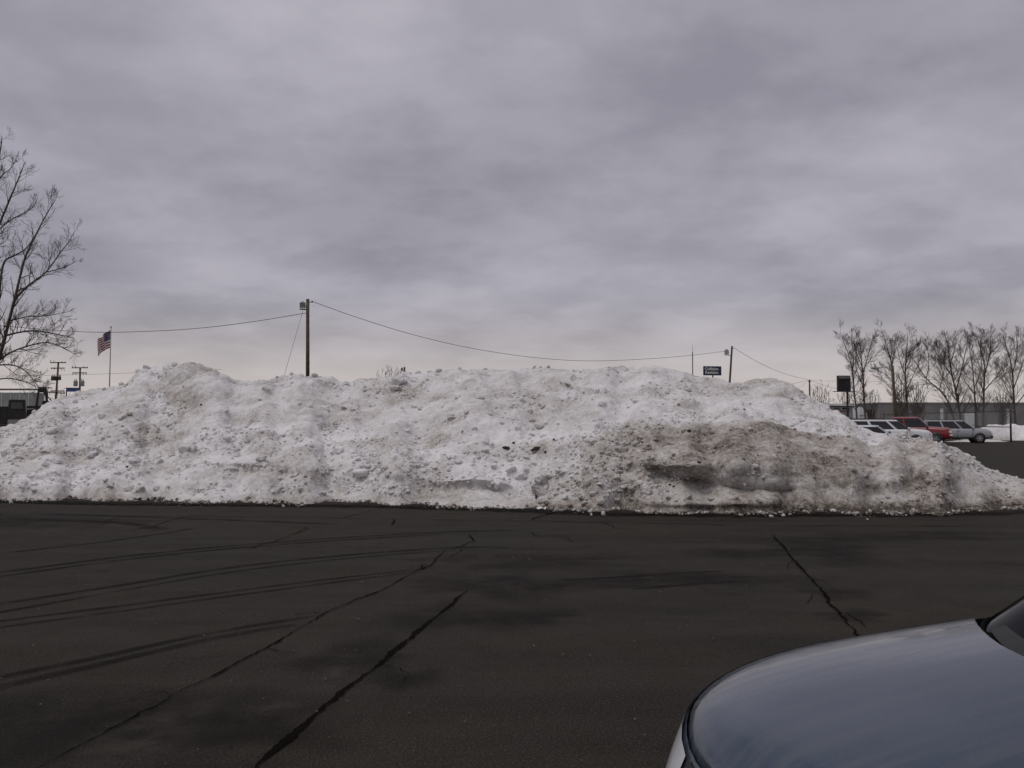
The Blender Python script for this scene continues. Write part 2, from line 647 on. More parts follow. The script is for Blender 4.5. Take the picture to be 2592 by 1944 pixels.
def ribbon(name, pts, width, z, mat, jag=0.0, wj=.3, feather=True, step=.12, seed=0):
    """strip lying on the lot; cross-section 5 points with an 'edge' fade attribute"""
    r = np.random.default_rng(seed)
    pts = resample(pts, step)
    n = len(pts)
    off, o = [], 0.0
    for i in range(n):
        o = o * .7 + r.normal() * jag
        off.append(o)
    vs, ed = [], []
    for i, p in enumerate(pts):
        d = (pts[min(i + 1, n - 1)] - pts[max(i - 1, 0)])
        d.z = 0
        d.normalize()
        nrm = Vector((-d.y, d.x, 0))
        w = width * (1 + wj * r.uniform(-1, 1)) * (1 if feather else .75 + .45 * math.sin(i * .21 + seed) * math.sin(i * .083 + 2 * seed)) * min(1, .25 + 8 * min(i, n - 1 - i) / n)
        c = p + nrm * off[i]
        endf = min(1, 6 * min(i, n - 1 - i) / n)
        for k, e in ((-1, 0), (-.5, .8), (0, 1), (.5, .8), (1, 0)):
            q = c + nrm * (k * w / 2)
            vs.append((q.x, q.y, z))
            ed.append(e * endf if feather else 1)
    q = []
    for i in range(n - 1):
        for k in range(4):
            a = i * 5 + k
            q.append((a + 1, a, a + 5, a + 6))
    return np_mesh(name, np.array(vs), np.array(q), mat, LOT, False, {'edge': np.array(ed)})


def gp(lst):
    return [ground_at(px, py) for px, py in lst]


CR = [
    ([(60, 1970), (105, 1944), (363, 1804), (445, 1760), (520, 1722), (674, 1642), (820, 1555), (900, 1520), (967, 1496), (1010, 1470), (1054, 1446),
      (1090, 1432), (1108, 1412), (1125, 1396), (1165, 1384), (1201, 1370), (1186, 1357), (1210, 1345), (1296, 1345)], .028, .012),
    ([(610, 1975), (650, 1941), (740, 1865), (850, 1766), (961, 1684), (1055, 1601), (1120, 1550), (1172, 1505), (1183, 1496)], .058, .008),
    ([(1183, 1499), (1140, 1494), (1090, 1490), (1008, 1487)], .016, .012),
    ([(900, 1528), (980, 1532), (1070, 1537)], .012, .010),
    ([(-200, 1299), (40, 1305), (410, 1307), (861, 1313), (1296, 1319), (1527, 1323), (1996, 1332), (2296, 1332), (2700, 1336)], .045, .03),
    ([(270, 1352), (370, 1338), (457, 1311), (609, 1291), (640, 1285)], .030, .03),
    ([(621, 1393), (700, 1368), (785, 1338), (740, 1333)], .028, .02),
    ([(850, 1314), (861, 1312), (900, 1304), (945, 1291)], .030, .02),
    ([(1340, 1318), (1375, 1306), (1410, 1297)], .045, .02),
    ([(1950, 1348), (1955, 1352), (2008, 1414), (2050, 1464), (2084, 1502), (2166, 1601), (2260, 1720), (2320, 1800)], .045, .014),
    ([(1211, 1346), (1346, 1347), (1363, 1358), (1439, 1367), (1600, 1370), (1937, 1376)], .022, .02),
    ([(1142, 1412), (1170, 1392), (1199, 1385), (1328, 1391), (1480, 1389), (1497, 1381)], .022, .02),
    ([(1363, 1358), (1400, 1356), (1437, 1362), (1446, 1375)], .02, .015),
    ([(1000, 1314), (992, 1330)], .04, .01),
    ([(240, 1447), (275, 1447)], .04, .01), ([(805, 1399), (826, 1399)], .04, .01),
    ([(1880, 1440), (1990, 1442), (2010, 1418)], .018, .02), ([(2300, 1418), (2400, 1425), (2600, 1431)], .025, .02),
    ([(820, 1555), (790, 1552), (740, 1560)], .014, .012), ([(674, 1642), (700, 1652), (760, 1656)], .014, .012), ([(445, 1760), (400, 1752), (350, 1758)], .014, .012),
    ([(961, 1684), (1010, 1690), (1035, 1712), (1010, 1735)], .016, .012), ([(2084, 1502), (2060, 1508), (2040, 1530)], .014, .010), ([(2050, 1464), (2090, 1474), (2120, 1500)], .014, .012), ([(2125, 1552), (2150, 1556), (2190, 1590)], .016, .012),
    ([(1527, 1323), (1560, 1338), (1620, 1345)], .025, .02), ([(300, 1307), (260, 1330), (180, 1345)], .025, .02), ([(1730, 1470), (1800, 1500), (1880, 1508)], .012, .012),
    ([(1085, 1433), (1062, 1440), (1078, 1428), (1060, 1446)], .02, .02),
]
for i, (c, w, j) in enumerate(CR):
    ribbon('crack', gp(c), w * .68, .0104, M['crack'], j * .55, .45, False, .04, i + 1)

TR = [
    ([(-200, 1466), (0, 1450), (293, 1410), (586, 1381), (879, 1360), (1201, 1343), (1350, 1345)], .16),
    ([(-200, 1484), (0, 1460), (293, 1418), (586, 1388), (879, 1366), (1150, 1351)], .13),
    ([(-200, 1560), (0, 1528), (293, 1484), (586, 1435), (879, 1404), (1172, 1384), (1300, 1386)], .13),
    ([(-200, 1585), (0, 1550), (293, 1498), (586, 1446), (879, 1413), (1150, 1392)], .10),
    ([(-200, 1605), (0, 1572), (293, 1536), (586, 1497), (879, 1461), (1113, 1436)], .10),
    ([(-200, 1622), (0, 1588), (293, 1550), (586, 1508), (879, 1470), (1060, 1447)], .09),
    ([(-200, 1765), (0, 1713), (234, 1668), (527, 1602), (820, 1556)], .11),
    ([(-200, 1790), (0, 1738), (234, 1686), (527, 1618), (760, 1580)], .12),
    ([(0, 1402), (120, 1388), (260, 1373), (420, 1350), (500, 1336)], .13),
    ([(1400, 1470), (1560, 1462), (1720, 1450), (1840, 1446)], .10),
    ([(1600, 1492), (1760, 1478), (1900, 1470)], .09),
    ([(0, 1312), (200, 1318), (350, 1326), (420, 1344)], .3),
    ([(60, 1300), (300, 1306), (620, 1318), (900, 1330)], .18),
]
for i, (c, w) in enumerate(TR):
    ribbon('tyre_mark', smooth_pts(gp(c)), w * 1.25, .002 + .0002 * i, M['tyre_mark'], .004, .12, True, .2, 40 + i)


def blot(name, px, py, rx, ry, z, mat, seed):
    """irregular damp patch on the asphalt, feathered"""
    r = np.random.default_rng(seed)
    c = ground_at(px, py)
    n, k = 40, 5
    ph = r.uniform(0, 6.28, 6)
    vs, ed = [(c.x, c.y, z)], [1.0]
    for j in range(1, k + 1):
        s = j / k
        for i in range(n):
            t = 2 * math.pi * i / n
            rad = s * (1 + .22 * math.sin(2 * t + ph[0]) + .16 * math.sin(3 * t + ph[1]) + .1 * math.sin(5 * t + ph[2]) + .06 * math.sin(9 * t + ph[3]))
            vs.append((c.x + rx * rad * math.cos(t), c.y + ry * rad * math.sin(t), z))
            ed.append(1 - s ** 1.6)
    tri = [(0, 1 + i, 1 + (i + 1) % n) for i in range(n)]
    fs = list(tri)
    for j in range(k - 1):
        for i in range(n):
            a, b = 1 + j * n + i, 1 + j * n + (i + 1) % n
            fs.append((a, a + n, b + n))
            fs.append((a, b + n, b))
    return np_mesh(name, np.array(vs), np.array(fs), mat, LOT, False, {'edge': np.array(ed)})


for i, (px, py, rx, ry) in enumerate([(1240, 1480, .75, 1.0), (1150, 1560, .6, .7), (1330, 1560, .6, .35), (1760, 1462, 1.3, .5), (1500, 1480, 1.0, .4), (1900, 1400, .9, .6),
                                      (2100, 1395, .9, 1.2), (900, 1660, .5, .5), (560, 1850, .8, .6), (120, 1830, 1.3, .8), (30, 1322, 3.0, .9), (2110, 1500, .35, .5), (2160, 1560, .35, .3),
                                      (1020, 1720, .25, .35), (1330, 1420, 1.6, .7), (2300, 1360, 2.4, .8)]):
    blot('damp_stain', px, py, rx, ry, .005 + .0002 * i, M['wet'], 70 + i)
for i, (px, py, rx, ry) in enumerate([(850, 1700, .16, .55), (430, 1830, .3, .5), (300, 1900, .3, .3), (700, 1790, .2, .3), (720, 1625, .12, .3), (880, 1560, .2, .2)]):
    blot('salt_residue', px, py, rx, ry, .0085 + .0002 * i, M['salt'], 170 + i)
# black grit and meltwater along the toe of the snow
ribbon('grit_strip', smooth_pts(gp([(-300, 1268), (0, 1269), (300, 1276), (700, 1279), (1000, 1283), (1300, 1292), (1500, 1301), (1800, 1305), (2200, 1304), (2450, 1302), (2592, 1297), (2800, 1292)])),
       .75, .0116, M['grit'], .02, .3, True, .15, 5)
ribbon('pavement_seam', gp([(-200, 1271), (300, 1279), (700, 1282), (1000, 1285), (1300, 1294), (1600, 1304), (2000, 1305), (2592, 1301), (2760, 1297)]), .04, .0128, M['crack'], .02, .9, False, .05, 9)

# ------------------------------------------------------------------ the snow pile


def tab(x, d):
    k = sorted(d)
    return np.interp(x, k, [d[i] for i in k])


def pile_surface():
    px = np.concatenate([np.arange(-900, -140, 10), np.arange(-140, 2741, 2.0), np.arange(2742, 2800, 6)]).astype(float)
    base = tab(px, {-900: 1240, -150: 1258, 0: 1262, 300: 1269, 700: 1272, 1000: 1276, 1300: 1286, 1500: 1295, 1800: 1300, 2200: 1300, 2450: 1297, 2592: 1290, 2800: 1282})
    base = base + 2.4 * np.sin(px / 37.0) + 2.2 * np.sin(px / 91.0 + 1) + 1.5 * np.sin(px / 17.0) + 1.8 * np.sin(px / 23.0 + 2) * np.sin(px / 140.0)
    dx, dy, dz = ray(px, base)
    Y0 = -CH / dz * dy
    sil = tab(px, {-900: 1200, -600: 1150, -300: 1120, -150: 1105, 0: 1086, 40: 1072, 70: 1060, 100: 1040, 130: 1018, 150: 1008, 180: 998, 200: 989, 240: 985, 290: 978, 310: 974, 335: 955, 355: 938, 370: 930, 400: 928,
                   420: 921, 450: 919, 490: 918, 520: 924, 545: 936, 575: 952, 600: 963, 640: 964, 690: 958, 720: 951, 745: 946, 770: 951, 800: 951, 830: 953, 865: 965, 880: 967, 920: 957, 960: 956, 1000: 953,
                   1020: 941, 1050: 945, 1090: 943, 1120: 938, 1150: 934, 1180: 936, 1215: 934, 1250: 936, 1300: 933, 1350: 932, 1390: 930, 1420: 934, 1445: 939, 1480: 933, 1510: 934, 1540: 928, 1580: 926, 1610: 931,
                   1640: 927, 1675: 926, 1695: 935, 1730: 941, 1760: 951, 1800: 955, 1830: 960, 1850: 969, 1880: 967, 1910: 961, 1935: 956, 1960: 957, 1985: 966, 2005: 977, 2030: 996, 2050: 1009, 2080: 1026, 2110: 1040, 2140: 1057,
                   2165: 1075, 2190: 1088, 2215: 1100, 2235: 1114, 2260: 1135, 2300: 1160, 2350: 1180, 2400: 1195, 2450: 1210, 2520: 1235, 2592: 1250, 2700: 1275, 2800: 1280})
    l3 = tab(px, {-900: 1222, -300: 1170, 0: 1158, 300: 1140, 700: 1130, 1000: 1130, 1300: 1128, 1450: 1108, 1600: 1088, 1750: 1077, 1900: 1073, 2050: 1076, 2120: 1084, 2160: 1091, 2200: 1098, 2235: 1101, 2260: 1098, 2290: 1101, 2310: 1105,
                  2350: 1112, 2400: 1126, 2430: 1138, 2455: 1154, 2480: 1176, 2500: 1187, 2540: 1200, 2592: 1214, 2650: 1236, 2740: 1268, 2800: 1280})
    l4 = tab(px, {-900: 1210, -300: 1140, 0: 1115, 150: 1075, 300: 1050, 450: 1040, 700: 1040, 1000: 1035, 1300: 1032, 1500: 1034, 1750: 1048, 1900: 1048, 2000: 1045, 2080: 1056, 2130: 1068, 2170: 1085, 2200: 1096, 2260: 1112, 2300: 1126, 2350: 1142, 2400: 1158,
                  2450: 1180, 2520: 1215, 2592: 1232, 2700: 1270, 2800: 1281})
    y3 = tab(px, {-900: 1.2, -300: 2.0, 0: 2.2, 300: 2.6, 1300: 2.5, 1600: 2.5, 2000: 2.6, 2300: 2.3, 2450: 1.7, 2592: 1.1, 2720: .5, 2800: .2})
    y4 = tab(px, {-900: 2.0, -300: 3.2, 0: 3.4, 300: 4.3, 1300: 4.4, 1600: 4.6, 2000: 4.6, 2200: 3.8, 2300: 3.2, 2450: 2.4, 2592: 1.6, 2720: .8, 2800: .4})
    y5 = tab(px, {-900: 3.0, -300: 4.6, 0: 4.8, 300: 6.2, 1300: 7.0, 1600: 7.6, 1950: 7.4, 2050: 6.6, 2200: 5.2, 2300: 4.2, 2450: 3.2, 2592: 2.2, 2720: 1.2, 2800: .6})

    bm = sstep(px, 1420, 1640) * (1 - sstep(px, 2200, 2330))

    def P(py, Y):
        a, b, c = ray(px, py)
        k = Y / b
        return np.stack([a * k, Y, CH + c * k], -1)
    toe = base - tab(px, {-900: 6, 0: 17, 1300: 19, 2200: 24, 2500: 16, 2800: 1})
    lev = [P(base + 1.0, Y0), P(toe, Y0 + tab(px, {-900: .1, 0: .22, 2500: .22, 2800: .05})),
           P(toe * .48 + l3 * .52, Y0 + (.42 - .14 * bm) * y3), P(l3, Y0 + y3)]
    # behind the front berm the ground of the heap dips before the main slope starts
    dip = P(l3 * (1 - .2) + l4 * .2, Y0 + y3 * .8 + y4 * .2)
    dipb = P(l3 + 16, Y0 + y3 + .75)
    dip = dip * (1 - bm[:, None]) + dipb * bm[:, None]
    lev += [dip, P(l4, Y0 + y4), P(sil, Y0 + y5)]
    r = lev[6]
    kx = px - 1296
    def back(dY, zf):
        Y = r[:, 1] + dY
        return np.stack([kx / F * Y / CP, Y, r[:, 2] * zf], -1)
    hgt = np.clip(r[:, 2], .05, 9)
    lev += [back(.25 + .25 * hgt, .97), back(.3 + .9 * hgt, .62), back(.3 + 1.9 * hgt, -.01)]
    # cumulative: dense in front, coarse behind
    segs = [16, 66, 84, 26, 70, 116, 22, 14, 12]
    rows = []
    for i, n in enumerate(segs):
        a, b = lev[i], lev[i + 1]
        for k in range(n):
            rows.append(a + (b - a) * (k / n))
    rows.append(lev[-1])
    G = np.stack(rows, 0)                       # (T, U, 3)
    nfront = sum(segs[:6])
    # soften the breaks of slope
    for _ in range(14):
        G[1:-1] = .25 * G[:-2] + .5 * G[1:-1] + .25 * G[2:]
    # re-pin the outline: smoothing lowers the crest a little
    ppx, ppy = project(G)
    PXg = np.broadcast_to(px, ppy.shape)

    def gauss(cx, cy, sx, sy, slope=0.0):
        return np.exp(-((PXg - cx) / sx) ** 2 - ((ppy - cy - slope * (PXg - cx)) / sy) ** 2)
    fr = np.zeros(ppy.shape)
    fr[:nfront] = 1
    # hollows undercut by the plough (pushed back into the heap) and ledges standing proud
    dy = .50 * gauss(1745, 1217, 115, 20, .16) + .30 * gauss(1930, 1243, 110, 11, .02) + .50 * gauss(1190, 1240, 95, 18) + .35 * gauss(1265, 1250, 30, 12)
    dy -= .22 * gauss(1750, 1170, 160, 18, .1) + .20 * gauss(1800, 1272, 200, 12) + .18 * gauss(1330, 1245, 50, 20)
    dy += .22 * gauss(620, 1200, 150, 14, .05) - .20 * gauss(620, 1172, 160, 8, .05)
    dy += .14 * gauss(1150, 1130, 70, 10) + .14 * gauss(1410, 1205, 40, 8, -.3)
    dy += .16 * gauss(200, 1150, 60, 14) - .15 * gauss(100, 1130, 60, 9)
    cr = np.exp(-((PXg - (1368 - (ppy - 1222) * .25)) / 2.2) ** 2) * ((ppy > 1218) & (ppy < 1262))
    dy += .18 * cr
    G[..., 1] += dy * fr
    return px, G, nfront, np.minimum(sil, l3)


PX, G, NF, TARGET = pile_surface()
T_, U_ = G.shape[:2]


def normals(G):
    du = np.gradient(G, axis=1)
    dv = np.gradient(G, axis=0)
    n = np.cross(du, dv)
    n /= np.linalg.norm(n, axis=-1)[..., None] + 1e-9
    return n


Nn = normals(G)
flat = G.reshape(-1, 3)
bpx, bpy_ = project(flat)
zz = np.clip(flat[:, 2], 0, None)
grow = sstep(zz, .0, .35) * (1 - .6 * sstep(bpx, 2230, 2430))
crest = np.ones((T_, U_))
crest[NF - 14:NF + 8] *= .55
crest = crest.ravel()
# rubble zones (photograph columns/rows): loose broken lumps versus smoother packed snow
rub = np.clip(.35 + .9 * np.exp(-((bpx - 1500) / 230) ** 2 - ((bpy_ - 1190) / 80) ** 2) + .6 * np.exp(-((bpx - 1000) / 350) ** 2 - ((bpy_ - 1190) / 60) ** 2)
              + .35 * np.exp(-((bpx - 500) / 350) ** 2 - ((bpy_ - 1150) / 60) ** 2) - .05 * sstep(bpx, 1850, 2150), 0.05, 1.2)
loose = sstep(fbm(flat / 1.7 + 40, 3) + .25 * fbm(flat * np.array([1, 1, 2.5]) / .5 + 3, 2), -.12, .42)   # patches of loose rubble between packed, smoother snow
loose = np.clip(.19 + loose * .68 + .55 * (rub - .35), .19, 1.0)
disp = .20 * fbm(flat / 2.3, 3) * grow * crest
disp += .10 * fbm(flat / .85 + 9.1, 3) * grow * (.5 + .5 * loose)
A3 = np.array([1.0, 1.0, 1.25])
disp += .36 * lumps(flat * A3 / 1.5 + 14.0, .20, .15, .34) * grow * crest
disp += .40 * .75 * lumps(flat * A3 / .75 + 4.0, .24, .18, .42) * grow * np.clip(rub + .15, 0, 1)
disp += .16 * lumps(flat * A3 / .32 + 1.7, .40, .22, .55) * (.3 + .7 * grow) * loose
disp += .06 * lumps(flat * A3 / .14 + 8.2, .5, .25, .6) * (.4 + .6 * grow) * loose
disp += .018 * fbm(flat / .12 + 2.2, 3) * (.4 + .6 * grow) * (.4 + .6 * loose)
disp += .045 * fbm(flat / .36 + 12.2, 2) * grow
# blade-cut steps: shallow terraces that follow the plough's passes
ter = np.sin((flat[:, 2] + .12 * fbm(flat / 1.1 + 70, 2)) * 9.0 + flat[:, 0] * .35)
disp += .025 * np.clip(ter, -.2, 1) * grow * sstep(fbm(flat / 2.6 + 90, 2), .0, .4)
SV = flat + Nn.reshape(-1, 3) * disp[:, None]
SV[:, 2] = np.where(zz < .02, np.minimum(SV[:, 2], flat[:, 2] + .05), SV[:, 2])
# settle the displaced heap so that its outline keeps the surveyed height
_v = SV.reshape(T_, U_, 3)
_py = project(_v)[1].min(0)
_t = project(G)[1].min(0)
_d = np.convolve(np.pad(_py - TARGET, 10, mode='edge'), np.ones(21) / 21, 'valid')
_i = project(_v)[1].argmin(0)
_top = _v[_i, np.arange(U_)]
_k = 1 + np.clip(_d / F * _top[:, 1] / np.clip(_top[:, 2], .3, 9), -.3, .3)
_v[..., 2] *= _k[None]
SV = _v.reshape(-1, 3)
# --- dirt that the plough scraped up with the snow, plus shade painted in hollows


def dg(cx, cy, sx, sy, slope=0.0):
    return np.exp(-((bpx - cx) / sx) ** 2 - ((bpy_ - cy - slope * (bpx - cx)) / sy) ** 2)


dirt = .245 + .16 * fbm(flat / 1.3 + 5, 4) + .14 * fbm(flat * np.array([.7, .7, 2.2]) / .8 + 31, 4)
rowi = np.repeat(np.arange(T_), U_)
berm = sstep(bpx + (bpy_ - 1180) * .9, 1400, 1540) * (1 - sstep(rowi + 0.0, 150, 178)) * (1 - sstep(bpx, 2250, 2520) * .35)
dirt += .29 * berm + .10 * berm * sstep(rowi + 0.0, 132, 160) * sstep(bpx, 1650, 1800) - .05 * sstep(bpx, 1450, 1600) * sstep(rowi + 0.0, 165, 185)
dirt += .10 * sstep(bpx, 1550, 1900) * (1 - sstep(bpy_, 1000, 1060))
dirt += (.16 + .30 * sstep(bpx, 1500, 2100)) * (1 - sstep(zz, .03, .30 + .1 * fbm(flat / .6, 2)))
dirt += .08 * dg(1850, 1165, 260, 50) + .12 * dg(1200, 1240, 85, 22) + .16 * dg(620, 1198, 140, 16, .05)  # berm-face dirt, then painted shade in the hollow and under the ledge
dirt += .20 * dg(880, 1035, 70, 14) + .18 * dg(1010, 985, 40, 18) + .18 * dg(660, 985, 25, 10) + .15 * dg(380, 1100, 70, 40) + .16 * dg(1100, 1110, 60, 16) + .12 * dg(270, 1055, 40, 14) + .2 * dg(440, 1000, 30, 30)
dirt += .22 * dg(2080, 1180, 60, 26) + .2 * dg(2250, 1230, 120, 22) + .18 * dg(1480, 1115, 90, 14, -.2) + .14 * dg(1440, 980, 60, 16)
dirt -= .22 * dg(1320, 1088, 90, 20) + .2 * dg(270, 1018, 60, 9, -.4) + .2 * dg(700, 1085, 70, 12, -.15) + .2 * dg(560, 1165, 120, 8) + .22 * dg(1420, 1095, 110, 12) + .18 * dg(150, 1210, 130, 30) + .18 * dg(900, 1120, 160, 10, -.1)
dirt -= .15 * dg(2350, 1130, 160, 18, .25) + .15 * dg(1250, 1170, 120, 30) + .14 * dg(600, 1250, 200, 10)
dirt = np.clip(dirt, 0, 1)
idx = np.arange(T_ * U_).reshape(T_, U_)
quads = np.stack([idx[:-1, :-1], idx[:-1, 1:], idx[1:, 1:], idx[1:, :-1]], -1).reshape(-1, 4)
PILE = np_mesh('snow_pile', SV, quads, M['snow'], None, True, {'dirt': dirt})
tag(PILE, 'huge long pile of dirty ploughed snow across the parking lot', 'snow pile')
SG = SV.reshape(T_, U_, 3)
SN = normals(SG)
dirtg = dirt.reshape(T_, U_)
spx, spy = project(SG)


def on_pile(px, py):
    """surface point and normal on the visible face of the pile nearest to a photograph pixel"""
    j0 = int(np.argmin(np.abs(PX - px)))
    sl_ = slice(max(j0 - 25, 0), j0 + 26)
    d = (spx[:NF + 10, sl_] - px) ** 2 + (spy[:NF + 10, sl_] - py) ** 2
    i, j = np.unravel_index(np.argmin(d), d.shape)
    j += sl_.start
    return SG[i, j], SN[i, j], dirtg[i, j]


def ico(sub):
    import bmesh
    bm = bmesh.new()
    bmesh.ops.create_icosphere(bm, subdivisions=sub, radius=1)
    v = np.array([x.co[:] for x in bm.verts])
    f = np.array([[w.index for w in q.verts] for q in bm.faces])
    bm.free()
    return v, f


def clod_verts(v, seed, sx, sy, sz, rough):
    """broken lump: sphere cut by random planes, then roughened"""
    r = np.random.default_rng(seed)
    p = v.copy()
    for _ in range(9):
        n = r.normal(size=3)
        n /= np.linalg.norm(n)
        d = r.uniform(.55, .85)
        k = p @ n
        p -= np.clip(k - d, 0, None)[:, None] * n[None]
    p *= (1 + rough * fbm(p * 1.6 + seed * 3.1, 3))[:, None]
    return p * np.array([sx, sy, sz])


v2, f2 = ico(3)
CLODS = []
for k in range(12):
    r = np.random.default_rng(500 + k)
    vv = clod_verts(v2, 500 + k, 1, r.uniform(.7, 1), r.uniform(.55, .85), .16)
    me = bpy.data.meshes.new('snow_chunk')
    me.from_pydata(vv.tolist(), [], f2.tolist())
    me.polygons.foreach_set('use_smooth', [k % 3 != 0] * len(me.polygons))
    a = me.attributes.new('dirt', 'FLOAT', 'POINT')
    a.data.foreach_set('value', np.clip(.14 + .05 * (k % 4) + .15 * fbm(vv * 1.3 + k, 3), 0, 1).astype(np.float32))
    me.materials.append(M['snow'])
    CLODS.append(me)


def chunk(p, n, s, k=None, sink=.25, rz=None, tilt=.4, stretch=(1, 1, 1), soil=0.0):
    k = random.randrange(12) if k is None else k
    o = link_mesh('snow_chunk', CLODS[k], None, PILE)
    p = Vector(p) + Vector(n) * (s * (.5 - sink))
    o.location = p
    o.rotation_euler = (random.uniform(-tilt, tilt), random.uniform(-tilt, tilt), random.uniform(0, 6.28) if rz is None else rz)
    o.scale = (s * stretch[0], s * stretch[1], s * stretch[2])
    o['soil'] = float(soil)
    return o


# lumps that can be picked out in the photograph: (px, py, half-size in px, sink)
BIG = [(307, 972, 9, -.1), (322, 975, 6, 0), (370, 931, 12, .1), (350, 938, 8, .1), (262, 985, 8, .1), (250, 986, 6, .1), (212, 1008, 10, .2), (88, 1042, 8, .1), (1352, 929, 7, -.15), (1368, 929, 5, 0), (1390, 927, 8, .1),
       (1110, 936, 10, .1), (1058, 944, 9, .1), (1162, 933, 7, .0), (1088, 942, 9, .1), (1228, 936, 8, .2), (1012, 968, 24, .1), (1000, 985, 16, .1), (1018, 1002, 10, .1), (672, 984, 13, .1), (798, 952, 10, .1), (738, 946, 9, .1), (702, 955, 6, .0),
       (1604, 1010, 12, .1), (1607, 1016, 9, .0), (1522, 1022, 14, .25), (1436, 975, 10, .1), (1322, 1012, 10, .1), (1340, 1042, 11, .1), (1375, 1030, 9, .1), (1366, 1080, 17, .3), (1310, 1085, 13, .2), (1346, 1065, 11, .1), (1383, 1073, 7, .1), (1373, 1105, 8, .1), (1345, 1100, 8, .2),
       (1573, 1086, 7, .0), (1596, 1093, 8, .1), (1225, 1120, 20, .25), (1215, 1007, 13, .1), (1066, 1035, 12, .1), (1048, 1030, 9, .1), (870, 1035, 10, .1), (895, 1040, 9, .1), (857, 1140, 20, .2), (913, 1200, 25, .2), (932, 1180, 10, .1), (963, 1197, 14, .1), (976, 1185, 12, .1), (945, 1190, 8, .0),
       (470, 1140, 22, .2), (490, 1135, 14, .1), (235, 1150, 18, .15), (260, 1055, 12, .1), (310, 1058, 13, .1), (320, 1092, 10, .1), (262, 1110, 8, .1), (130, 1090, 18, .2), (15, 1148, 18, .1), (5, 1178, 15, .1), (140, 1170, 18, .25), (115, 1175, 12, .2), (340, 1165, 18, .3), (400, 1170, 16, .3),
       (325, 1240, 14, .1), (350, 1243, 20, .25), (280, 1225, 11, .1), (85, 1205, 14, .2), (570, 1110, 11, .1), (600, 1155, 14, .2), (660, 1165, 16, .2), (655, 1160, 9, .1), (580, 1083, 8, .1), (785, 1030, 8, .1), (760, 1022, 6, .1), (720, 1100, 14, .2),
       (265, 1269, 12, .2), (630, 1262, 10, .2), (560, 1256, 8, .2), (800, 1190, 10, .1), (817, 1200, 8, .1), (828, 1192, 8, .1), (838, 1190, 7, .1), (1080, 1175, 12, .1), (1100, 1185, 9, .1), (1160, 1170, 13, .2), (1030, 1090, 10, .2), (1060, 1110, 9, .1), (1140, 1060, 11, .1), (1240, 1050, 9, .1), (1200, 1085, 9, .1), (1270, 1070, 8, .1),
       (1505, 1120, 12, .1), (1550, 1115, 13, .1), (1590, 1125, 11, .1), (1622, 1120, 12, .1), (1640, 1135, 14, .1), (1500, 1155, 11, .1), (1540, 1150, 10, .1), (1570, 1140, 12, .1), (1660, 1115, 9, .1), (1480, 1105, 9, .1), (1705, 1155, 8, -.1), (1697, 1160, 7, .0), (1620, 1145, 9, .1), (1600, 1160, 11, .1),
       (1490, 1225, 9, -.1), (1517, 1228, 13, .0), (1500, 1250, 11, .1), (1585, 1232, 14, .1), (1605, 1240, 15, .1), (1625, 1222, 13, .1), (1560, 1210, 10, .1), (1570, 1195, 9, .1), (1640, 1200, 9, .1), (1645, 1245, 12, .1), (1660, 1230, 9, .1), (1540, 1245, 9, .1), (1460, 1255, 12, .1), (1430, 1262, 11, .1), (1410, 1252, 10, .1), (1395, 1262, 9, .1),
       (1385, 1275, 13, .1), (1370, 1272, 10, .1), (1440, 1280, 12, .2), (1480, 1275, 11, .1), (1520, 1272, 12, .1), (1560, 1268, 14, .2), (1600, 1265, 11, .1), (1390, 1208, 11, -.1), (1295, 1190, 18, .15), (1320, 1205, 22, .25), (1250, 1180, 13, .1), (1330, 1160, 10, .1), (1300, 1155, 11, .1), (1350, 1175, 12, .2),
       (1830, 1180, 7, .0), (1910, 1180, 12, .2), (1700, 1125, 10, .1), (1750, 1105, 9, .1), (1800, 1095, 9, .1), (1770, 1118, 8, .1), (1850, 1090, 8, .1), (1730, 1090, 9, .1), (1900, 1085, 8, .1), (2100, 1110, 9, .2), (2190, 1205, 9, .2), (2320, 1210, 8, .2), (1740, 1262, 14, .2), (1800, 1265, 13, .2), (1860, 1262, 15, .25), (1920, 1268, 11, .2),
       (1690, 1262, 10, .1), (2028, 1287, 10, .1), (1950, 1075, 7, .1), (2005, 1078, 8, .1), (2070, 1085, 8, .1), (1030, 1245, 9, .1), (990, 1250, 10, .1), (950, 1240, 9, .1), (880, 1245, 11, .1), (820, 1250, 10, .1), (760, 1240, 11, .2), (700, 1245, 10, .1)]
for px, py, s, sink in BIG:
    p, n, d = on_pile(px, py)
    r_ = s / F * p[1]
    chunk(p, n, r_ * .9, sink=sink + .2, soil=d - .26)
nb = len(BIG)
# more distinct lumps scattered where the heap is broken up
w = np.clip(loose.reshape(T_, U_)[20:NF], .03, 1) ** 1.6 * (np.abs(PX - 1296) < 1320)[None]
w = (w / w.sum()).ravel()
rs = np.random.default_rng(21)
pick = rs.choice(len(w), 300 - nb - 3, p=w)
for q in pick:
    i, j = divmod(int(q), U_)
    i += 20
    chunk(SG[i, j], SN[i, j], rs.uniform(.045, .10), sink=rs.uniform(.15, .4), soil=dirtg[i, j] - .22)
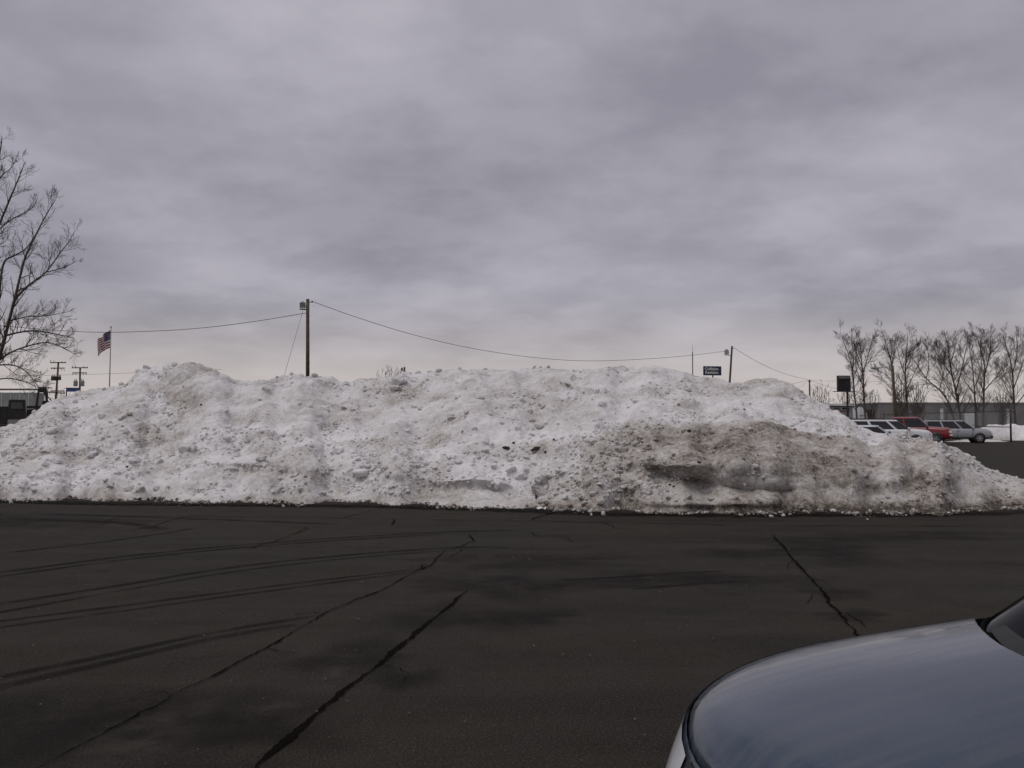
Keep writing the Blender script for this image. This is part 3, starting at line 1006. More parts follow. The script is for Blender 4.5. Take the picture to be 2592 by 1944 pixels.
# the small crumbs, one mass
v1, f1 = ico(1)
var = [clod_verts(v1, 900 + k, 1, rs.uniform(.6, 1), rs.uniform(.5, .9), .2) for k in range(16)]
pick = rs.choice(len(w), 5000, p=w)
V, Q, D = [], [], []
base = 0
for q in pick:
    i, j = divmod(int(q), U_)
    i += 20
    s = .018 + .045 * rs.random() ** 2.2
    a = rs.uniform(0, 6.28)
    ca, sa = math.cos(a), math.sin(a)
    vv = var[rs.integers(16)] @ np.array([[ca, sa, 0], [-sa, ca, 0], [0, 0, 1]]) * s + SG[i, j] + SN[i, j] * s * .3
    V.append(vv)
    Q.append(f1 + base)
    base += len(vv)
    D.append(np.full(len(vv), np.clip(dirtg[i, j] + rs.normal(-.08, .09), 0, 1)))
# crumbs spilled on the asphalt along the toe
for _ in range(1500):
    j = int(rs.integers(60, U_ - 25))
    p = SG[0, j].copy()
    p[1] -= abs(rs.normal(0, .16 + .22 * (math.sin(p[0] * 1.7) * math.sin(p[0] * .6) > .2))) - .08
    s = .008 + .050 * rs.random() ** 3
    p[2] = .012 + s * .5
    vv = var[rs.integers(16)] * s + p
    V.append(vv)
    Q.append(f1 + base)
    base += len(vv)
    D.append(np.full(len(vv), np.clip(rs.normal(.58, .2), 0, 1)))
np_mesh('snow_crumbs', np.concatenate(V), np.concatenate(Q), M['snow'], PILE, False, {'dirt': np.concatenate(D)})['kind'] = 'stuff'

# grit and gravel thrown about on the asphalt
V, Q = [], []
base = 0
for _ in range(2600):
    if rs.random() < .6:
        j = int(rs.integers(60, U_ - 25))
        x, y = SG[0, j][0] + rs.normal(0, .2), SG[0, j][1] - abs(rs.normal(0, .8))
    else:
        y = rs.uniform(2.6, 15)
        x = rs.uniform(-.6, .6) * y
    s_ = .003 + .010 * rs.random() ** 3
    vv = var[rs.integers(16)] * s_ + np.array([x, y, .010 + s_ * .3])
    V.append(vv)
    Q.append(f1 + base)
    base += len(vv)
np_mesh('gravel', np.concatenate(V), np.concatenate(Q), pmat('gravel_stone', (.09, .08, .068), .9, var=.5, scale=3), LOT, False)['kind'] = 'stuff'

# soil clods and litter on the pile
LIT = [('soil_clod', 1281, 1136, 10, 'black curved soil clod on the snow, left of the flat brown clod', 1.7), ('soil_clod', 1355, 1139, 13, 'largest flat dark brown soil clod halfway up the snow pile', 2.0),
       ('soil_clod', 1382, 1145, 5, 'small black soil clod just right of the flat brown clod', 1.0), ('soil_clod', 1403, 1113, 5, 'small black soil clod highest of the cluster beside clean snow', 1.5),
       ('soil_clod', 1299, 1122, 5, 'small dark soil clod above the black curved clod', 1.5), ('soil_clod', 1884, 1037, 4, 'tiny black soil clod on the smooth right shoulder of the snow', 1.5),
       ('soil_clod', 1745, 1092, 7, 'flat dark soil clod along the crest of the front snow berm', 2.2), ('soil_clod', 1695, 1229, 4, 'left of two dark soil clods inside the undercut hollow', .8),
       ('soil_clod', 1705, 1231, 4, 'right of two dark soil clods inside the undercut hollow', .9), ('soil_clod', 1768, 1171, 5, 'dark soil clod on the brown face above the hollow', 1.3),
       ('soil_clod', 509, 1024, 4, 'tiny dark soil clod on the left peak of the snow', 1.2), ('soil_clod', 323, 1181, 4, 'small dark soil clod low on the left snow slope', 1.0)]
for i, (nm, px, py, s, lab, st) in enumerate(LIT):
    p, n, d = on_pile(px, py)
    r_ = s / F * p[1]
    me = bpy.data.meshes.new(nm)
    vv = clod_verts(v2, 1300 + i, 1, .8, .6 / (st ** .5), .2)
    me.from_pydata(vv.tolist(), [], f2.tolist())
    me.materials.append(M['dirt'])
    o = link_mesh(nm, me)
    o.location = Vector(p) + Vector(n) * r_ * .35
    o.scale = (r_ * 1.0, r_, r_)
    o.rotation_euler = (0, .2 * (-1) ** i, .3 * i)
    tag(o, lab, 'soil clod', 'soil clods on the snow')

g = ground_at(1344, 1280)
bt = empty('plastic_bottle', (g.x, g.y - .12, .07), .5)
mb = MB()
mb.lathe([(.001, -.13), (.036, -.128), (.04, -.11), (.04, .06), (.032, .09), (.014, .115), (.014, .135)], (0, 0, 0), 'x', 14)
mb.build('bottle_body', M['bottle'], bt, True)
mb = MB()
mb.lathe([(.041, -.05), (.0415, -.05), (.0415, .03), (.041, .03)], (0, 0, 0), 'x', 14)
mb.build('bottle_label', M['litter_white'], bt, True)
mb = MB()
mb.lathe([(.017, .125), (.017, .15), (.001, .151)], (0, 0, 0), 'x', 12)
mb.build('bottle_cap', M['black_metal'], bt, True)
tag(bt, 'crushed plastic bottle lying at the foot of the snow pile', 'bottle')
for px, py, lab, w_, l_, rz in [(1317, 1281, 'flat white scrap of litter left of the bottle', .11, .05, .1), (1365, 1291, 'crumpled white paper scrap on asphalt in front of the bottle', .15, .05, -.25)]:
    g = ground_at(px, py)
    mb = MB()
    P = []
    for i in range(7):
        P.append([(w_ * (i / 6 - .5) * 1.6, l_ * (j / 4 - .5) * 2, .045 + .018 * math.sin(i * 1.7 + j) + .012 * math.cos(j * 2.1 + i * .6)) for j in range(5)])
    mb.grid(P)
    mb.grid([[(x, y, z - .004) for x, y, z in row] for row in P], flip=True)
    o = mb.build('paper_scrap', M['litter_white'])
    o.location = (g.x, g.y - .05, 0)
    o.rotation_euler = (0, 0, rz)
    tag(o, lab, 'litter', 'white litter at the foot of the pile')

# ------------------------------------------------------------------ vehicles


class Body:
    """plan outline (rounded nose and tail) stacked in rings: w in [-1, 1] runs nose -> right/left side -> tail, t in [0, 1] sill -> top edge"""

    def __init__(s, Lt, hw, Rf, qf, Rr, qr, zb, ztop, prof, tap=0.0):
        s.Lt, s.hw, s.Rf, s.qf, s.Rr, s.qr, s.zb, s.zt, s.prof = Lt, hw, Rf, qf, Rr, qr, zb, ztop, prof

    def out(s, w):
        a = abs(w)
        if a < .3:
            th = a / .3 * math.pi / 2
            x = -s.Rf + s.Rf * max(math.cos(th), 0) ** (2 / s.qf)
            y = s.hw * math.sin(th) ** (2 / s.qf)
        elif a <= .7:
            x = -s.Rf - (s.Lt - s.Rf - s.Rr) * (a - .3) / .4
            y = s.hw
        else:
            th = (1 - a) / .3 * math.pi / 2
            x = -s.Lt + s.Rr - s.Rr * max(math.cos(th), 0) ** (2 / s.qr)
            y = s.hw * max(math.sin(th), 0) ** (2 / s.qr)
        return x, (-y if w >= 0 else y)

    def w_at_x(s, x):
        lo, hi = 0.0, 1.0
        for _ in range(40):
            m = (lo + hi) / 2
            if s.out(m)[0] > x:
                lo = m
            else:
                hi = m
        return (lo + hi) / 2

    def ztop(s, x):
        k = s.zt
        for (x0, z0), (x1, z1) in zip(k[:-1], k[1:]):
            if x0 >= x >= x1:
                return z0 + (z1 - z0) * (x0 - x) / (x0 - x1)
        return k[0][1] if x > k[0][0] else k[-1][1]

    def pt(s, w, t, proud=0.0):
        e = .004
        a, b = max(w - e, -1), min(w + e, 1)
        xa, ya = s.out(a)
        xb, yb = s.out(b)
        if w > 1 - e or w < -1 + e:
            n = (-1, 0)
        elif abs(w) < e:
            n = (1, 0)
        else:
            tx, ty = xb - xa, yb - ya
            l = math.hypot(tx, ty) or 1
            n = (-ty / l, tx / l)
        x, y = s.out(w)
        o = float(np.interp(t, [p[0] for p in s.prof], [p[1] for p in s.prof])) + proud
        zt = s.ztop(x)
        return (x + n[0] * o + s.Lt / 2, y + n[1] * o, s.zb + (zt - s.zb) * t)

    def patch(s, mb, w0, w1, t0, t1, proud=0.0, nw=10, nt=5, mi=0):
        ts = [t0 + (t1 - t0) * j / nt for j in range(nt + 1)]
        P = [[s.pt(w0 + (w1 - w0) * i / nw, t, proud) for i in range(nw + 1)] for t in ts]
        mb.grid(P, mi)

    def cap(s, mb, x0, x1, crown, dz=0.0, nx=26, ny=14, inset=0.0, lip=.02, rear=0.0):
        """top skin between x0 and x1 (hood, deck), crowned across; lip folds down along its border"""
        rows = []
        for i in range(nx + 1):
            u = i / nx
            u = u * u * (3 - 2 * u) if x0 > -.01 else u
            x = x0 + (x1 - x0) * (u ** 1.3 if x0 > -.01 else u)
            w = s.w_at_x(min(x, -1e-5))
            y = abs(s.out(w)[1]) - inset
            y = max(y, .002)
            zt = s.ztop(x) + dz
            row = []
            for j in range(ny + 1):
                k = -1 + 2 * j / ny
                k = math.copysign(abs(k) ** .85, k)
                xx = x + rear * u ** 2 * (1 - abs(k) ** 1.4)
                edge = (abs(k) ** 6) * .012
                row.append((xx + s.Lt / 2, k * y, zt + crown * (1 - k * k) * min(1, y / .4) - edge))
            row = [(row[0][0], row[0][1] * 1.004, row[0][2] - lip)] + row + [(row[-1][0], row[-1][1] * 1.004, row[-1][2] - lip)]
            rows.append(row)
        first = [(p[0] + .004, p[1], p[2] - lip) for p in rows[0]]
        last = [(p[0], p[1], p[2] - lip) for p in rows[-1]]
        mb.grid([first] + rows + [last])


def wheel(parent, x, y, r, wdt, rim_mat=None, spokes=6):
    sgn = 1 if y > 0 else -1
    mb = MB()
    mb.lathe([(r * .62, -wdt / 2), (r * .9, -wdt / 2), (r, -wdt * .36), (r, wdt * .36), (r * .9, wdt / 2), (r * .62, wdt / 2), (r * .60, 0), (r * .62, -wdt / 2)], (x, y, r), 'y', 28)
    ty = mb.build('wheel', M['rubber'], parent, True)
    mb = MB()
    yo = y + sgn * wdt * .44
    mb.lathe([(r * .63, y - sgn * wdt * .4 - yo), (r * .63, sgn * .012), (r * .57, sgn * .012), (r * .54, -sgn * .05), (.001, -sgn * .05)], (x, yo, r), 'y', 28)
    for k in range(spokes):
        a = 2 * math.pi * k / spokes
        c, s_ = math.cos(a), math.sin(a)
        q = [(x + c * r * .1 - s_ * .035, yo, r + s_ * r * .1 + c * .035), (x + c * r * .1 + s_ * .035, yo, r + s_ * r * .1 - c * .035),
             (x + c * r * .57 + s_ * .028, yo, r + s_ * r * .57 - c * .028), (x + c * r * .57 - s_ * .028, yo, r + s_ * r * .57 + c * .028)]
        vs = q + [(p[0], p[1] - sgn * .04, p[2]) for p in q]
        mb.add(vs, [(0, 1, 2, 3), (7, 6, 5, 4), (0, 4, 5, 1), (1, 5, 6, 2), (2, 6, 7, 3), (3, 7, 4, 0)])
    mb.lathe([(r * .14, -sgn * .05), (r * .14, sgn * .008), (.001, sgn * .012)], (x, yo, r), 'y', 14)
    mb.build('rim', rim_mat or M['rim'], ty)


def greenhouse(root, Bt, Tp, z0f, z1, paint, pillars, crown=.05, bulge=.02, glassmat=None, roof_dz=0.0, screen=None):
    """glass loft between a lower outline Bt and an upper outline Tp, roof skin on top, pillars as painted strips"""
    def pt(w, t, proud=0.0):
        x0, y0 = Bt[0].out(w)
        x1, y1 = Tp[0].out(w)
        x0 += Bt[1]
        x1 += Tp[1]
        x, y = x0 + (x1 - x0) * t, y0 + (y1 - y0) * t
        b = bulge * 4 * t * (1 - t) + proud
        cxx = (Bt[1] + Tp[1]) / 2 - Tp[0].Lt / 2
        dx, dy = x - cxx, y * 3
        l = math.hypot(dx, dy) or 1
        za = z0f(x0)
        return (x + dx / l * b, y + dy / l * b * 1.0, za + (z1 - za) * t + roof_dz * t)
    # windows: windscreen, rear window and the side glass as separate panes
    def pane(name, w0, w1, t0=0.0, t1=1.0, proud=0.0, m=None):
        mb = MB()
        nw = max(4, int(abs(w1 - w0) * 50))
        mb.grid([[pt(w0 + (w1 - w0) * i / nw, t0 + (t1 - t0) * j / 5, proud) for i in range(nw + 1)] for j in range(6)])
        return mb.build(name, m or glassmat or M['dark_glass'], root, True)
    fc, rc = pillars['front'], pillars['rear']
    pane('windscreen', -fc, fc, m=screen)
    pane('rear_window', rc, 1.0)
    pane('rear_window', -1.0, -rc)
    cuts = [fc] + pillars['mid'] + [rc]
    for a, b in zip(cuts[:-1], cuts[1:]):
        pane('side_window', a, b)
        pane('side_window', -b, -a)
    hwid = pillars['w']
    for c in cuts:
        for sg in (-1, 1):
            o = pane('pillar', sg * c - hwid, sg * c + hwid, -.02, 1.0, .012, paint)
    for sg in (-1, 1):
        pane('window_frame', sg * fc, sg * rc, .90, 1.0, .010, paint)
    # roof
    mb = MB()
    rows = []
    n = 16
    for i in range(n + 1):
        w = i / n
        a, b = pt(w, 1.0, .014), pt(-w, 1.0, .014)
        row = []
        for j in range(11):
            k = j / 10
            x = a[0] + (b[0] - a[0]) * k
            y = a[1] + (b[1] - a[1]) * k
            e = 1 - (2 * k - 1) ** 2
            row.append((x, y, a[2] + .004 + crown * e ** .6 * math.sin(math.pi * min(max(w, .0), 1)) ** .35))
        row = [(row[0][0], row[0][1], row[0][2] - .03)] + row + [(row[-1][0], row[-1][1], row[-1][2] - .03)]
        rows.append(row)
    mb.grid(rows)
    mb.build('roof', paint, root, True)
    return pt


def vehicle(name, label, cat, loc, rz, sp, paint, group=None):
    root = empty(name, loc, rz)
    tag(root, label, cat, group)
    B = Body(sp['Lt'], sp['hw'], sp['Rf'], sp['qf'], sp['Rr'], sp['qr'], sp['zb'], sp['zt'], sp['prof'])
    mb = MB()
    N = 110
    ts = [0, .06, .15, .25, .35, .45, .55, .65, .74, .82, .88, .93, .97, 1.0]
    mb.grid([[B.pt(-1 + 2 * i / N, t) for i in range(N + 1)] for t in ts])
    mb.build('body', paint, root, True)
    H = B.Lt / 2
    mb = MB()
    B.cap(mb, -.004, sp['cowl'], sp.get('hcrown', .05), dz=.013, inset=.002, lip=.024, rear=sp.get('cowl_bow', .05))
    mb.build('hood', paint, root, True)
    if not sp.get('bed'):
        mb = MB()
        B.cap(mb, sp['cowl'] - .12, -B.Lt + .01, .03, dz=-.006)
        mb.build('deck', paint, root, True)
    # cowl trim
    mb = MB()
    xs = sp['cowl']
    y = abs(B.out(B.w_at_x(xs))[1]) - .01
    P = []
    for i in range(6):
        x = xs + .08 - .30 * i / 5
        bow = sp.get('cowl_bow', .05)
        P.append([(x + H + bow * (1 - abs(j / 8 - 1) ** 1.4), y * (j / 8 - 1), B.ztop(xs) - .022 + .9 * sp.get('hcrown', .05) * (1 - (j / 8 - 1) ** 2)) for j in range(17)])
    mb.grid(P)
    mb.build('cowl', M['cowl_black'], root, True)
    g = sp['gh']
    GB = Body(g['b'][1] - 0, g['b'][2], g['b'][3], g['b'][4], g['b'][5], g['b'][6], 0, [(0, 0)], [(0, 0), (1, 0)])
    GT = Body(g['t'][1], g['t'][2], g['t'][3], g['t'][4], g['t'][5], g['t'][6], 0, [(0, 0)], [(0, 0), (1, 0)])
    ptg = greenhouse(root, (GB, g['b'][0] + H), (GT, g['t'][0] + H), lambda x: B.ztop(x - H) - .01, g['z'], paint, g['pillars'], g.get('crown', .05), g.get('bulge', .02), screen=sp.get('screen'))
    # lights, grille, bumpers, sills
    for sg in (-1, 1):
        a, b, t0, t1 = sp['lamp']
        mb = MB()
        B.patch(mb, sg * a, sg * b, t0, t1, .008, 8, 4)
        hl = mb.build('headlight', M['lens'], root, True)
        mb = MB()
        B.patch(mb, sg * b, sg * (b + sp.get('amber_w', .02)), t0, t1, .008, 3, 3)
        mb.build('indicator', M['amber'] if not sp.get('clear') else M['lens'], root, True)
        mb = MB()
        B.patch(mb, sg * .80, sg * .88, .55, .9, .008, 6, 4)
        mb.build('tail_light', M['tail'], root, True)
    mb = MB()
    B.patch(mb, -sp['lamp'][0] + .005, sp['lamp'][0] - .005, sp['lamp'][2], sp['lamp'][3], .004, 12, 4)
    mb.build('grille', sp.get('grille', M['plastic']), root, True)
    for nm, w0, w1 in (('front_bumper', -.26, .26), ('rear_bumper', .78, 1.0), ('rear_bumper', -1.0, -.78)):
        mb = MB()
        t0, t1 = sp['bump']
        n = 24
        P = []
        for j, (t, pr) in enumerate(((t0, .002), (t0 + .02, .035), ((t0 + t1) / 2, .05), (t1 - .02, .035), (t1, .002))):
            P.append([B.pt(w0 + (w1 - w0) * i / n, t, pr) for i in range(n + 1)])
        mb.grid(P)
        mb.build(nm, sp.get('bump_mat') or paint, root, True)
    for sg in (-1, 1):
        mb = MB()
        B.patch(mb, sg * .27, sg * .74, 0, sp.get('sill', .16), .010, 20, 3)
        mb.build('sill_trim', M['cladding'], root, True)
        for wx in sp['doors']:
            w_ = B.w_at_x(wx) * sg
            x_, y_, z_ = B.pt(w_, .80, .02)
            mb = MB()
            mb.box((x_, y_, z_), (.16, .035, .03))
            mb.build('door_handle', sp.get('handle', M['plastic']), root)
        for wx in sp['seams']:
            w_ = B.w_at_x(wx) * sg
            mb = MB()
            B.patch(mb, w_ - .0016, w_ + .0016, .12, .99, .003, 1, 10)
            mb.build('door_seam', M['plastic'], root)
        # mirror
        w_ = sg * (sp['gh']['pillars']['front'] + sp.get('mirror_w', .03))
        x_, y_, z_ = ptg(w_, .12)
        mb = MB()
        mb.box((x_, y_ - sg * .14, z_), (.11, .22, .15), taper=.8)
        mb.tube([(x_, y_, z_ - .04), (x_, y_ - sg * .1, z_ - .02)], .025, 6)
        mb.build('mirror', sp.get('mirror') or paint, root, True)
        # wheels with dark arches
        for wx in sp['wheels'][:2]:
            r = sp['wheels'][2]
            yb = -sg * (sp['hw'] + max(p[1] for p in sp['prof']))
            mb = MB()
            s2 = 1 if yb > 0 else -1
            mb.lathe([(.001, s2 * .006), (r * 1.16, s2 * .006), (r * 1.2, -s2 * .05)], (wx + H, yb, r * 1.02), 'y', 26)
            mb.build('wheel_arch', M['black_metal'], root, True)
            wheel(root, wx + H, yb - s2 * .085, r, .21, sp.get('rim'))
    # underside
    mb = MB()
    mb.box((0, 0, sp['zb'] + .02), (B.Lt * .9, sp['hw'] * 1.9, .1))
    mb.build('underbody', M['black_metal'], root)
    return root, B, ptg


def gh(x0b, Lb, hb, x0t, Lt_, ht, z, front=.20, rear=.80, mid=(.45, .6), wd=.012, rf=.25, rr=.3, crown=.05, q=3.0, bulge=.02):
    return dict(b=(x0b, Lb, hb, rf, q, rr, q), t=(x0t, Lt_, ht, rf * .8, q, rr * .8, q), z=z, crown=crown, bulge=bulge, pillars=dict(front=front, rear=rear, mid=list(mid), w=wd))


PROF = [(0, .06), (.12, .125), (.35, .15), (.6, .145), (.78, .12), (.9, .065), (.96, .028), (1, .006)]
PROFB = [(0, .05), (.1, .10), (.35, .115), (.6, .115), (.8, .10), (.93, .06), (1, .004)]

# --- foreground sedan
zt = [(0, .86)]
for k in range(1, 15):
    x = -1.186 * k / 14
    zt.append((x, .86 + .17 * (k / 14) ** .527))
zt += [(-3.3, 1.01), (-3.9, 1.03), (-4.55, .94)]
SED = dict(Lt=4.6, hw=.667, Rf=.747, qf=2.355, Rr=.6, qr=2.6, zb=.20, zt=zt, prof=[(0, .03), (.12, .08), (.30, .115), (.45, .105), (.6, .085), (.78, .060), (.88, .038), (.95, .020), (1, .004)], cowl=-1.186, hcrown=.055, cowl_bow=.42,
           gh=gh(-.93, 2.95, .662, -1.74, 1.62, .53, 1.43, .25, .76, (.50,), .011, .38, .5, q=2.0), lamp=(.050, .225, .66, .985), bump=(.12, .55), doors=[-2.35, -3.2], seams=[-1.5, -2.45, -3.35], wheels=(-.85, -3.6, .31), clear=True, amber_w=.03, mirror_w=.16, screen=pmat('tinted_screen', (.004, .004, .005), .15, spec=.03))
ALPHA = .229
nose = Vector((.453, 1.968, 0))
fwd = Vector((-math.cos(ALPHA), -math.sin(ALPHA), 0))
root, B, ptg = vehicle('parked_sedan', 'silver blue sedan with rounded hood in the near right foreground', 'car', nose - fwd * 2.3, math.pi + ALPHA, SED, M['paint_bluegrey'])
# cowl panel and wipers
def bowpt(k, back, dz):
    return (-1.186 + .42 * (1 - abs(k) ** 1.4) - back + 2.3, k * .655, 1.03 + .05 * (1 - k * k) + dz)


mb = MB()
ks = [-.93 + 1.86 * i / 40 for i in range(41)]
mb.grid([[bowpt(k, .045 + .085 * j / 3 * (1 - .55 * abs(k)), -.012 + .012 * j / 3) for k in ks] for j in range(4)])
mb.build('cowl_panel', M['cowl_grey'], root, True)
mb = MB()
mb.tube([ptg(-.245 + .49 * i / 40, .03, .008) for i in range(41)], .008, 6)
mb.build('windscreen_seal', M['cowl_black'], root, True)
for k0, k1 in ((-.02, -.80), (.75, .05)):
    mb = MB()
    mb.tube([bowpt(k0, .13, .01), bowpt(k0 + (k1 - k0) * .25, .17, .045), bowpt(k0 + (k1 - k0) * .55, .20, .06)], [.014, .011, .008], 6)
    wp = mb.build('wiper', M['plastic'], root, True)
    mb = MB()
    mb.tube([bowpt(k0 + (k1 - k0) * (.12 + .88 * i / 8), .20 - .02 * abs(i / 8 - .5), .045) for i in range(9)], .007, 5)
    mb.build('wiper_blade', M['plastic'], wp, True)

# --- vehicles parked beyond
SUVZ = [(0, .86), (-.25, .98), (-1.15, 1.06), (-4.7, 1.10)]
SUV = dict(Lt=4.7, hw=.76, Rf=.22, qf=3.2, Rr=.15, qr=4, zb=.32, zt=SUVZ, prof=PROFB, cowl=-1.2, hcrown=.05,
           gh=gh(-1.15, 3.45, .76, -1.95, 2.55, .62, 1.69, .20, .80, (.40, .56, .74), .010, .14, .14, .04, 4), lamp=(.13, .255, .62, .90), bump=(.02, .42), doors=[-2.3, -3.2], seams=[-1.35, -2.4, -3.4], wheels=(-.88, -3.72, .36), sill=.14, bump_mat=M['cladding'])
def place(px, Y):
    return Vector(((px - 1296) / F * Y / CP, Y, 0))
r, B, p = vehicle('parked_suv', 'silver suv with dark windows parked nose to the right by the chain fence', 'suv', place(2417, 70), math.radians(-14), SUV, M['paint_silver'])
for sg in (-1, 1):
    mb = MB()
    mb.tube([(-.1, sg * .52, 1.74), (-.2, sg * .52, 1.775), (-1.9, sg * .52, 1.775), (-2.0, sg * .52, 1.74)], .02, 6)
    mb.build('roof_rail', M['black_metal'], r)
BIGSUV = dict(SUV)
BIGSUV.update(Lt=5.3, zt=[(0, .94), (-.25, 1.04), (-1.25, 1.12), (-5.3, 1.12)], cowl=-1.25, gh=gh(-1.2, 4.0, .76, -2.0, 3.1, .64, 1.70, .20, .80, (.38, .53, .70), .010, .14, .12, .04, 4),
              doors=[-2.5, -3.4], seams=[-1.45, -2.5, -3.5], wheels=(-.95, -4.15, .37), bump_mat=M['paint_white'], sill=.10)
r, B, p = vehicle('parked_suv', 'long white suv with dark windows half hidden behind the snow', 'suv', place(2238, 59), math.radians(-14), BIGSUV, M['paint_white'])
for sg in (-1, 1):
    mb = MB()
    mb.tube([(.3, sg * .53, 1.75), (.2, sg * .53, 1.785), (-2.1, sg * .53, 1.785), (-2.3, sg * .53, 1.75)], .02, 6)
    mb.build('roof_rail', M['black_metal'], r)
r, B, p = vehicle('parked_suv', 'white suv roof barely showing above the snow behind the long white suv', 'suv', place(2092, 66), math.radians(-8), SUV, M['paint_white'])

TRK = dict(Lt=5.9, hw=.80, Rf=.2, qf=3.4, Rr=.08, qr=6, zb=.42, zt=[(0, 1.06), (-.2, 1.14), (-1.35, 1.20), (-5.9, 1.26)], prof=PROFB, cowl=-1.4, hcrown=.06, bed=True,
           gh=gh(-1.3, 2.65, .79, -2.0, 1.72, .64, 1.90, .24, .76, (.54,), .013, .14, .10, .05, 4), lamp=(.15, .262, .62, .84), bump=(.16, .46), bump_mat=M['chrome'], grille=M['black_metal'],
           doors=[-2.5, -3.1], seams=[-1.6, -2.75, -3.4], wheels=(-.95, -4.75, .40), sill=.06)
r, B, p = vehicle('pickup_truck', 'red pickup truck with chrome bumper between the two suvs', 'pickup', place(2288, 65), math.radians(-26), TRK, M['paint_red'])
mb = MB()
mb.box((-1.7, 0, .78), (1.9, 1.5, .05))
mb.build('bed_floor', M['black_metal'], r)
FSED = dict(SED)
FSED.update(mirror_w=.03, screen=pmat('sky_reflection_glass', (.22, .24, .28), .2, var=.1), hw=.70, zt=[(0, .70), (-.3, .80), (-1.2, .95), (-3.4, .96), (-4.5, .92)], cowl=-1.15, cowl_bow=.1, hcrown=.04, qf=2.6, Rf=.5, gh=gh(-1.0, 3.1, .69, -1.62, 1.75, .55, 1.39, .22, .78, (.48,), .012, .3, .3, .05, 3), lamp=(.10, .25, .62, .9))  # windscreen colour carries a painted pale sky reflection
r, B, p = vehicle('parked_sedan', 'pale blue sedan mostly buried behind the crest of the front snow berm', 'car', place(2188, 49), math.radians(-22), FSED, M['paint_pale'])

# ------------------------------------------------------------------ bare trees


def branch(mbs, p, d, L, r, lev, maxlev, rg, rmin, up=.10, droop=0.0, dens=1.0):
    nseg = 5 if lev < 2 else 4
    pts, rad = [p.copy()], [r]
    dd = d.copy()
    for i in range(nseg):
        dd = dd + Vector(rg.normal(0, .10, 3)) + Vector((0, 0, up - droop * (i / nseg)))
        dd.normalize()
        pts.append(pts[-1] + dd * (L / nseg))
        rad.append(max(rmin, r * (1 - .72 * (i + 1) / nseg)))
    mbs[0 if lev < 1 else 1].tube(pts, rad, 5 if r > .05 else (4 if r > .02 else 3), cap=False)
    if lev >= maxlev:
        return
    n = max(2, int(rg.integers(3, 6) * dens))
    for k in range(n):
        s = .18 + .80 * (k + rg.random() * .8) / n
        i = min(int(s * nseg), nseg - 1)
        q = pts[i].lerp(pts[i + 1], s * nseg - i)
        ax = (pts[i + 1] - pts[i]).normalized()
        side = ax.cross(Vector(rg.normal(size=3))).normalized()
        ang = rg.uniform(.38, .95)
        nd_ = ax * math.cos(ang) + side * math.sin(ang)
        branch(mbs, q, nd_, L * rg.uniform(.45, .80) * (1.05 - .45 * s), max(rmin, r * (.55 - .2 * s)), lev + 1, maxlev, rg, rmin, up, droop, dens)


def limb(mbs, pts, r0, r1, rg, rmin, maxlev, n, clen, up=.1, droop=0.0, start=.2, dens=1.0, main=True):
    """a traced main limb with side branches along it"""
    pts = smooth_pts(pts, 2)
    N = len(pts)
    rad = [r0 + (r1 - r0) * (i / (N - 1)) ** .8 for i in range(N)]
    mbs[0 if main else 1].tube(pts, rad, 8 if r0 > .08 else 5, cap=True)
    cum = [0]
    for a, b in zip(pts[:-1], pts[1:]):
        cum.append(cum[-1] + (b - a).length)
    for k in range(n):
        s = start + (1 - start) * (k + rg.random()) / n
        t = s * cum[-1]
        i = max(0, min(N - 2, int(np.searchsorted(cum, t)) - 1))
        q = pts[i].lerp(pts[i + 1], (t - cum[i]) / max(cum[i + 1] - cum[i], 1e-6))
        ax = (pts[i + 1] - pts[i]).normalized()
        side = ax.cross(Vector(rg.normal(size=3))).normalized()
        ang = rg.uniform(.5, 1.0)
        d = ax * math.cos(ang) + side * math.sin(ang)
        branch(mbs, q, d, clen * rg.uniform(.6, 1.1) * (1.1 - .6 * s), max(rmin, rad[i] * .45), 1, maxlev, rg, rmin, up, droop, dens)


def tree(name, label, base, limbs, seed, group, rmin, maxlev=3, n=14, clen=2.0, up=.1, droop=0.0, cat='tree', dens=1.0):
    """limbs: list of (points, r0, r1[, n, clen])"""
    root = empty(name, base)
    rg = np.random.default_rng(seed)
    mbs = [MB(), MB()]
    b = Vector(base)
    for L in limbs:
        pts = [Vector(p) - b for p in L[0]]
        limb(mbs, pts, L[1], L[2], rg, rmin, maxlev, L[3] if len(L) > 3 else n, L[4] if len(L) > 4 else clen, up, droop, .2 if len(L) < 6 else L[5], dens)
    mbs[0].build('trunk', M['bark'], root, True)
    mbs[1].build('crown', M['twig'], root, True)
    tag(root, label, cat, group)
    return root


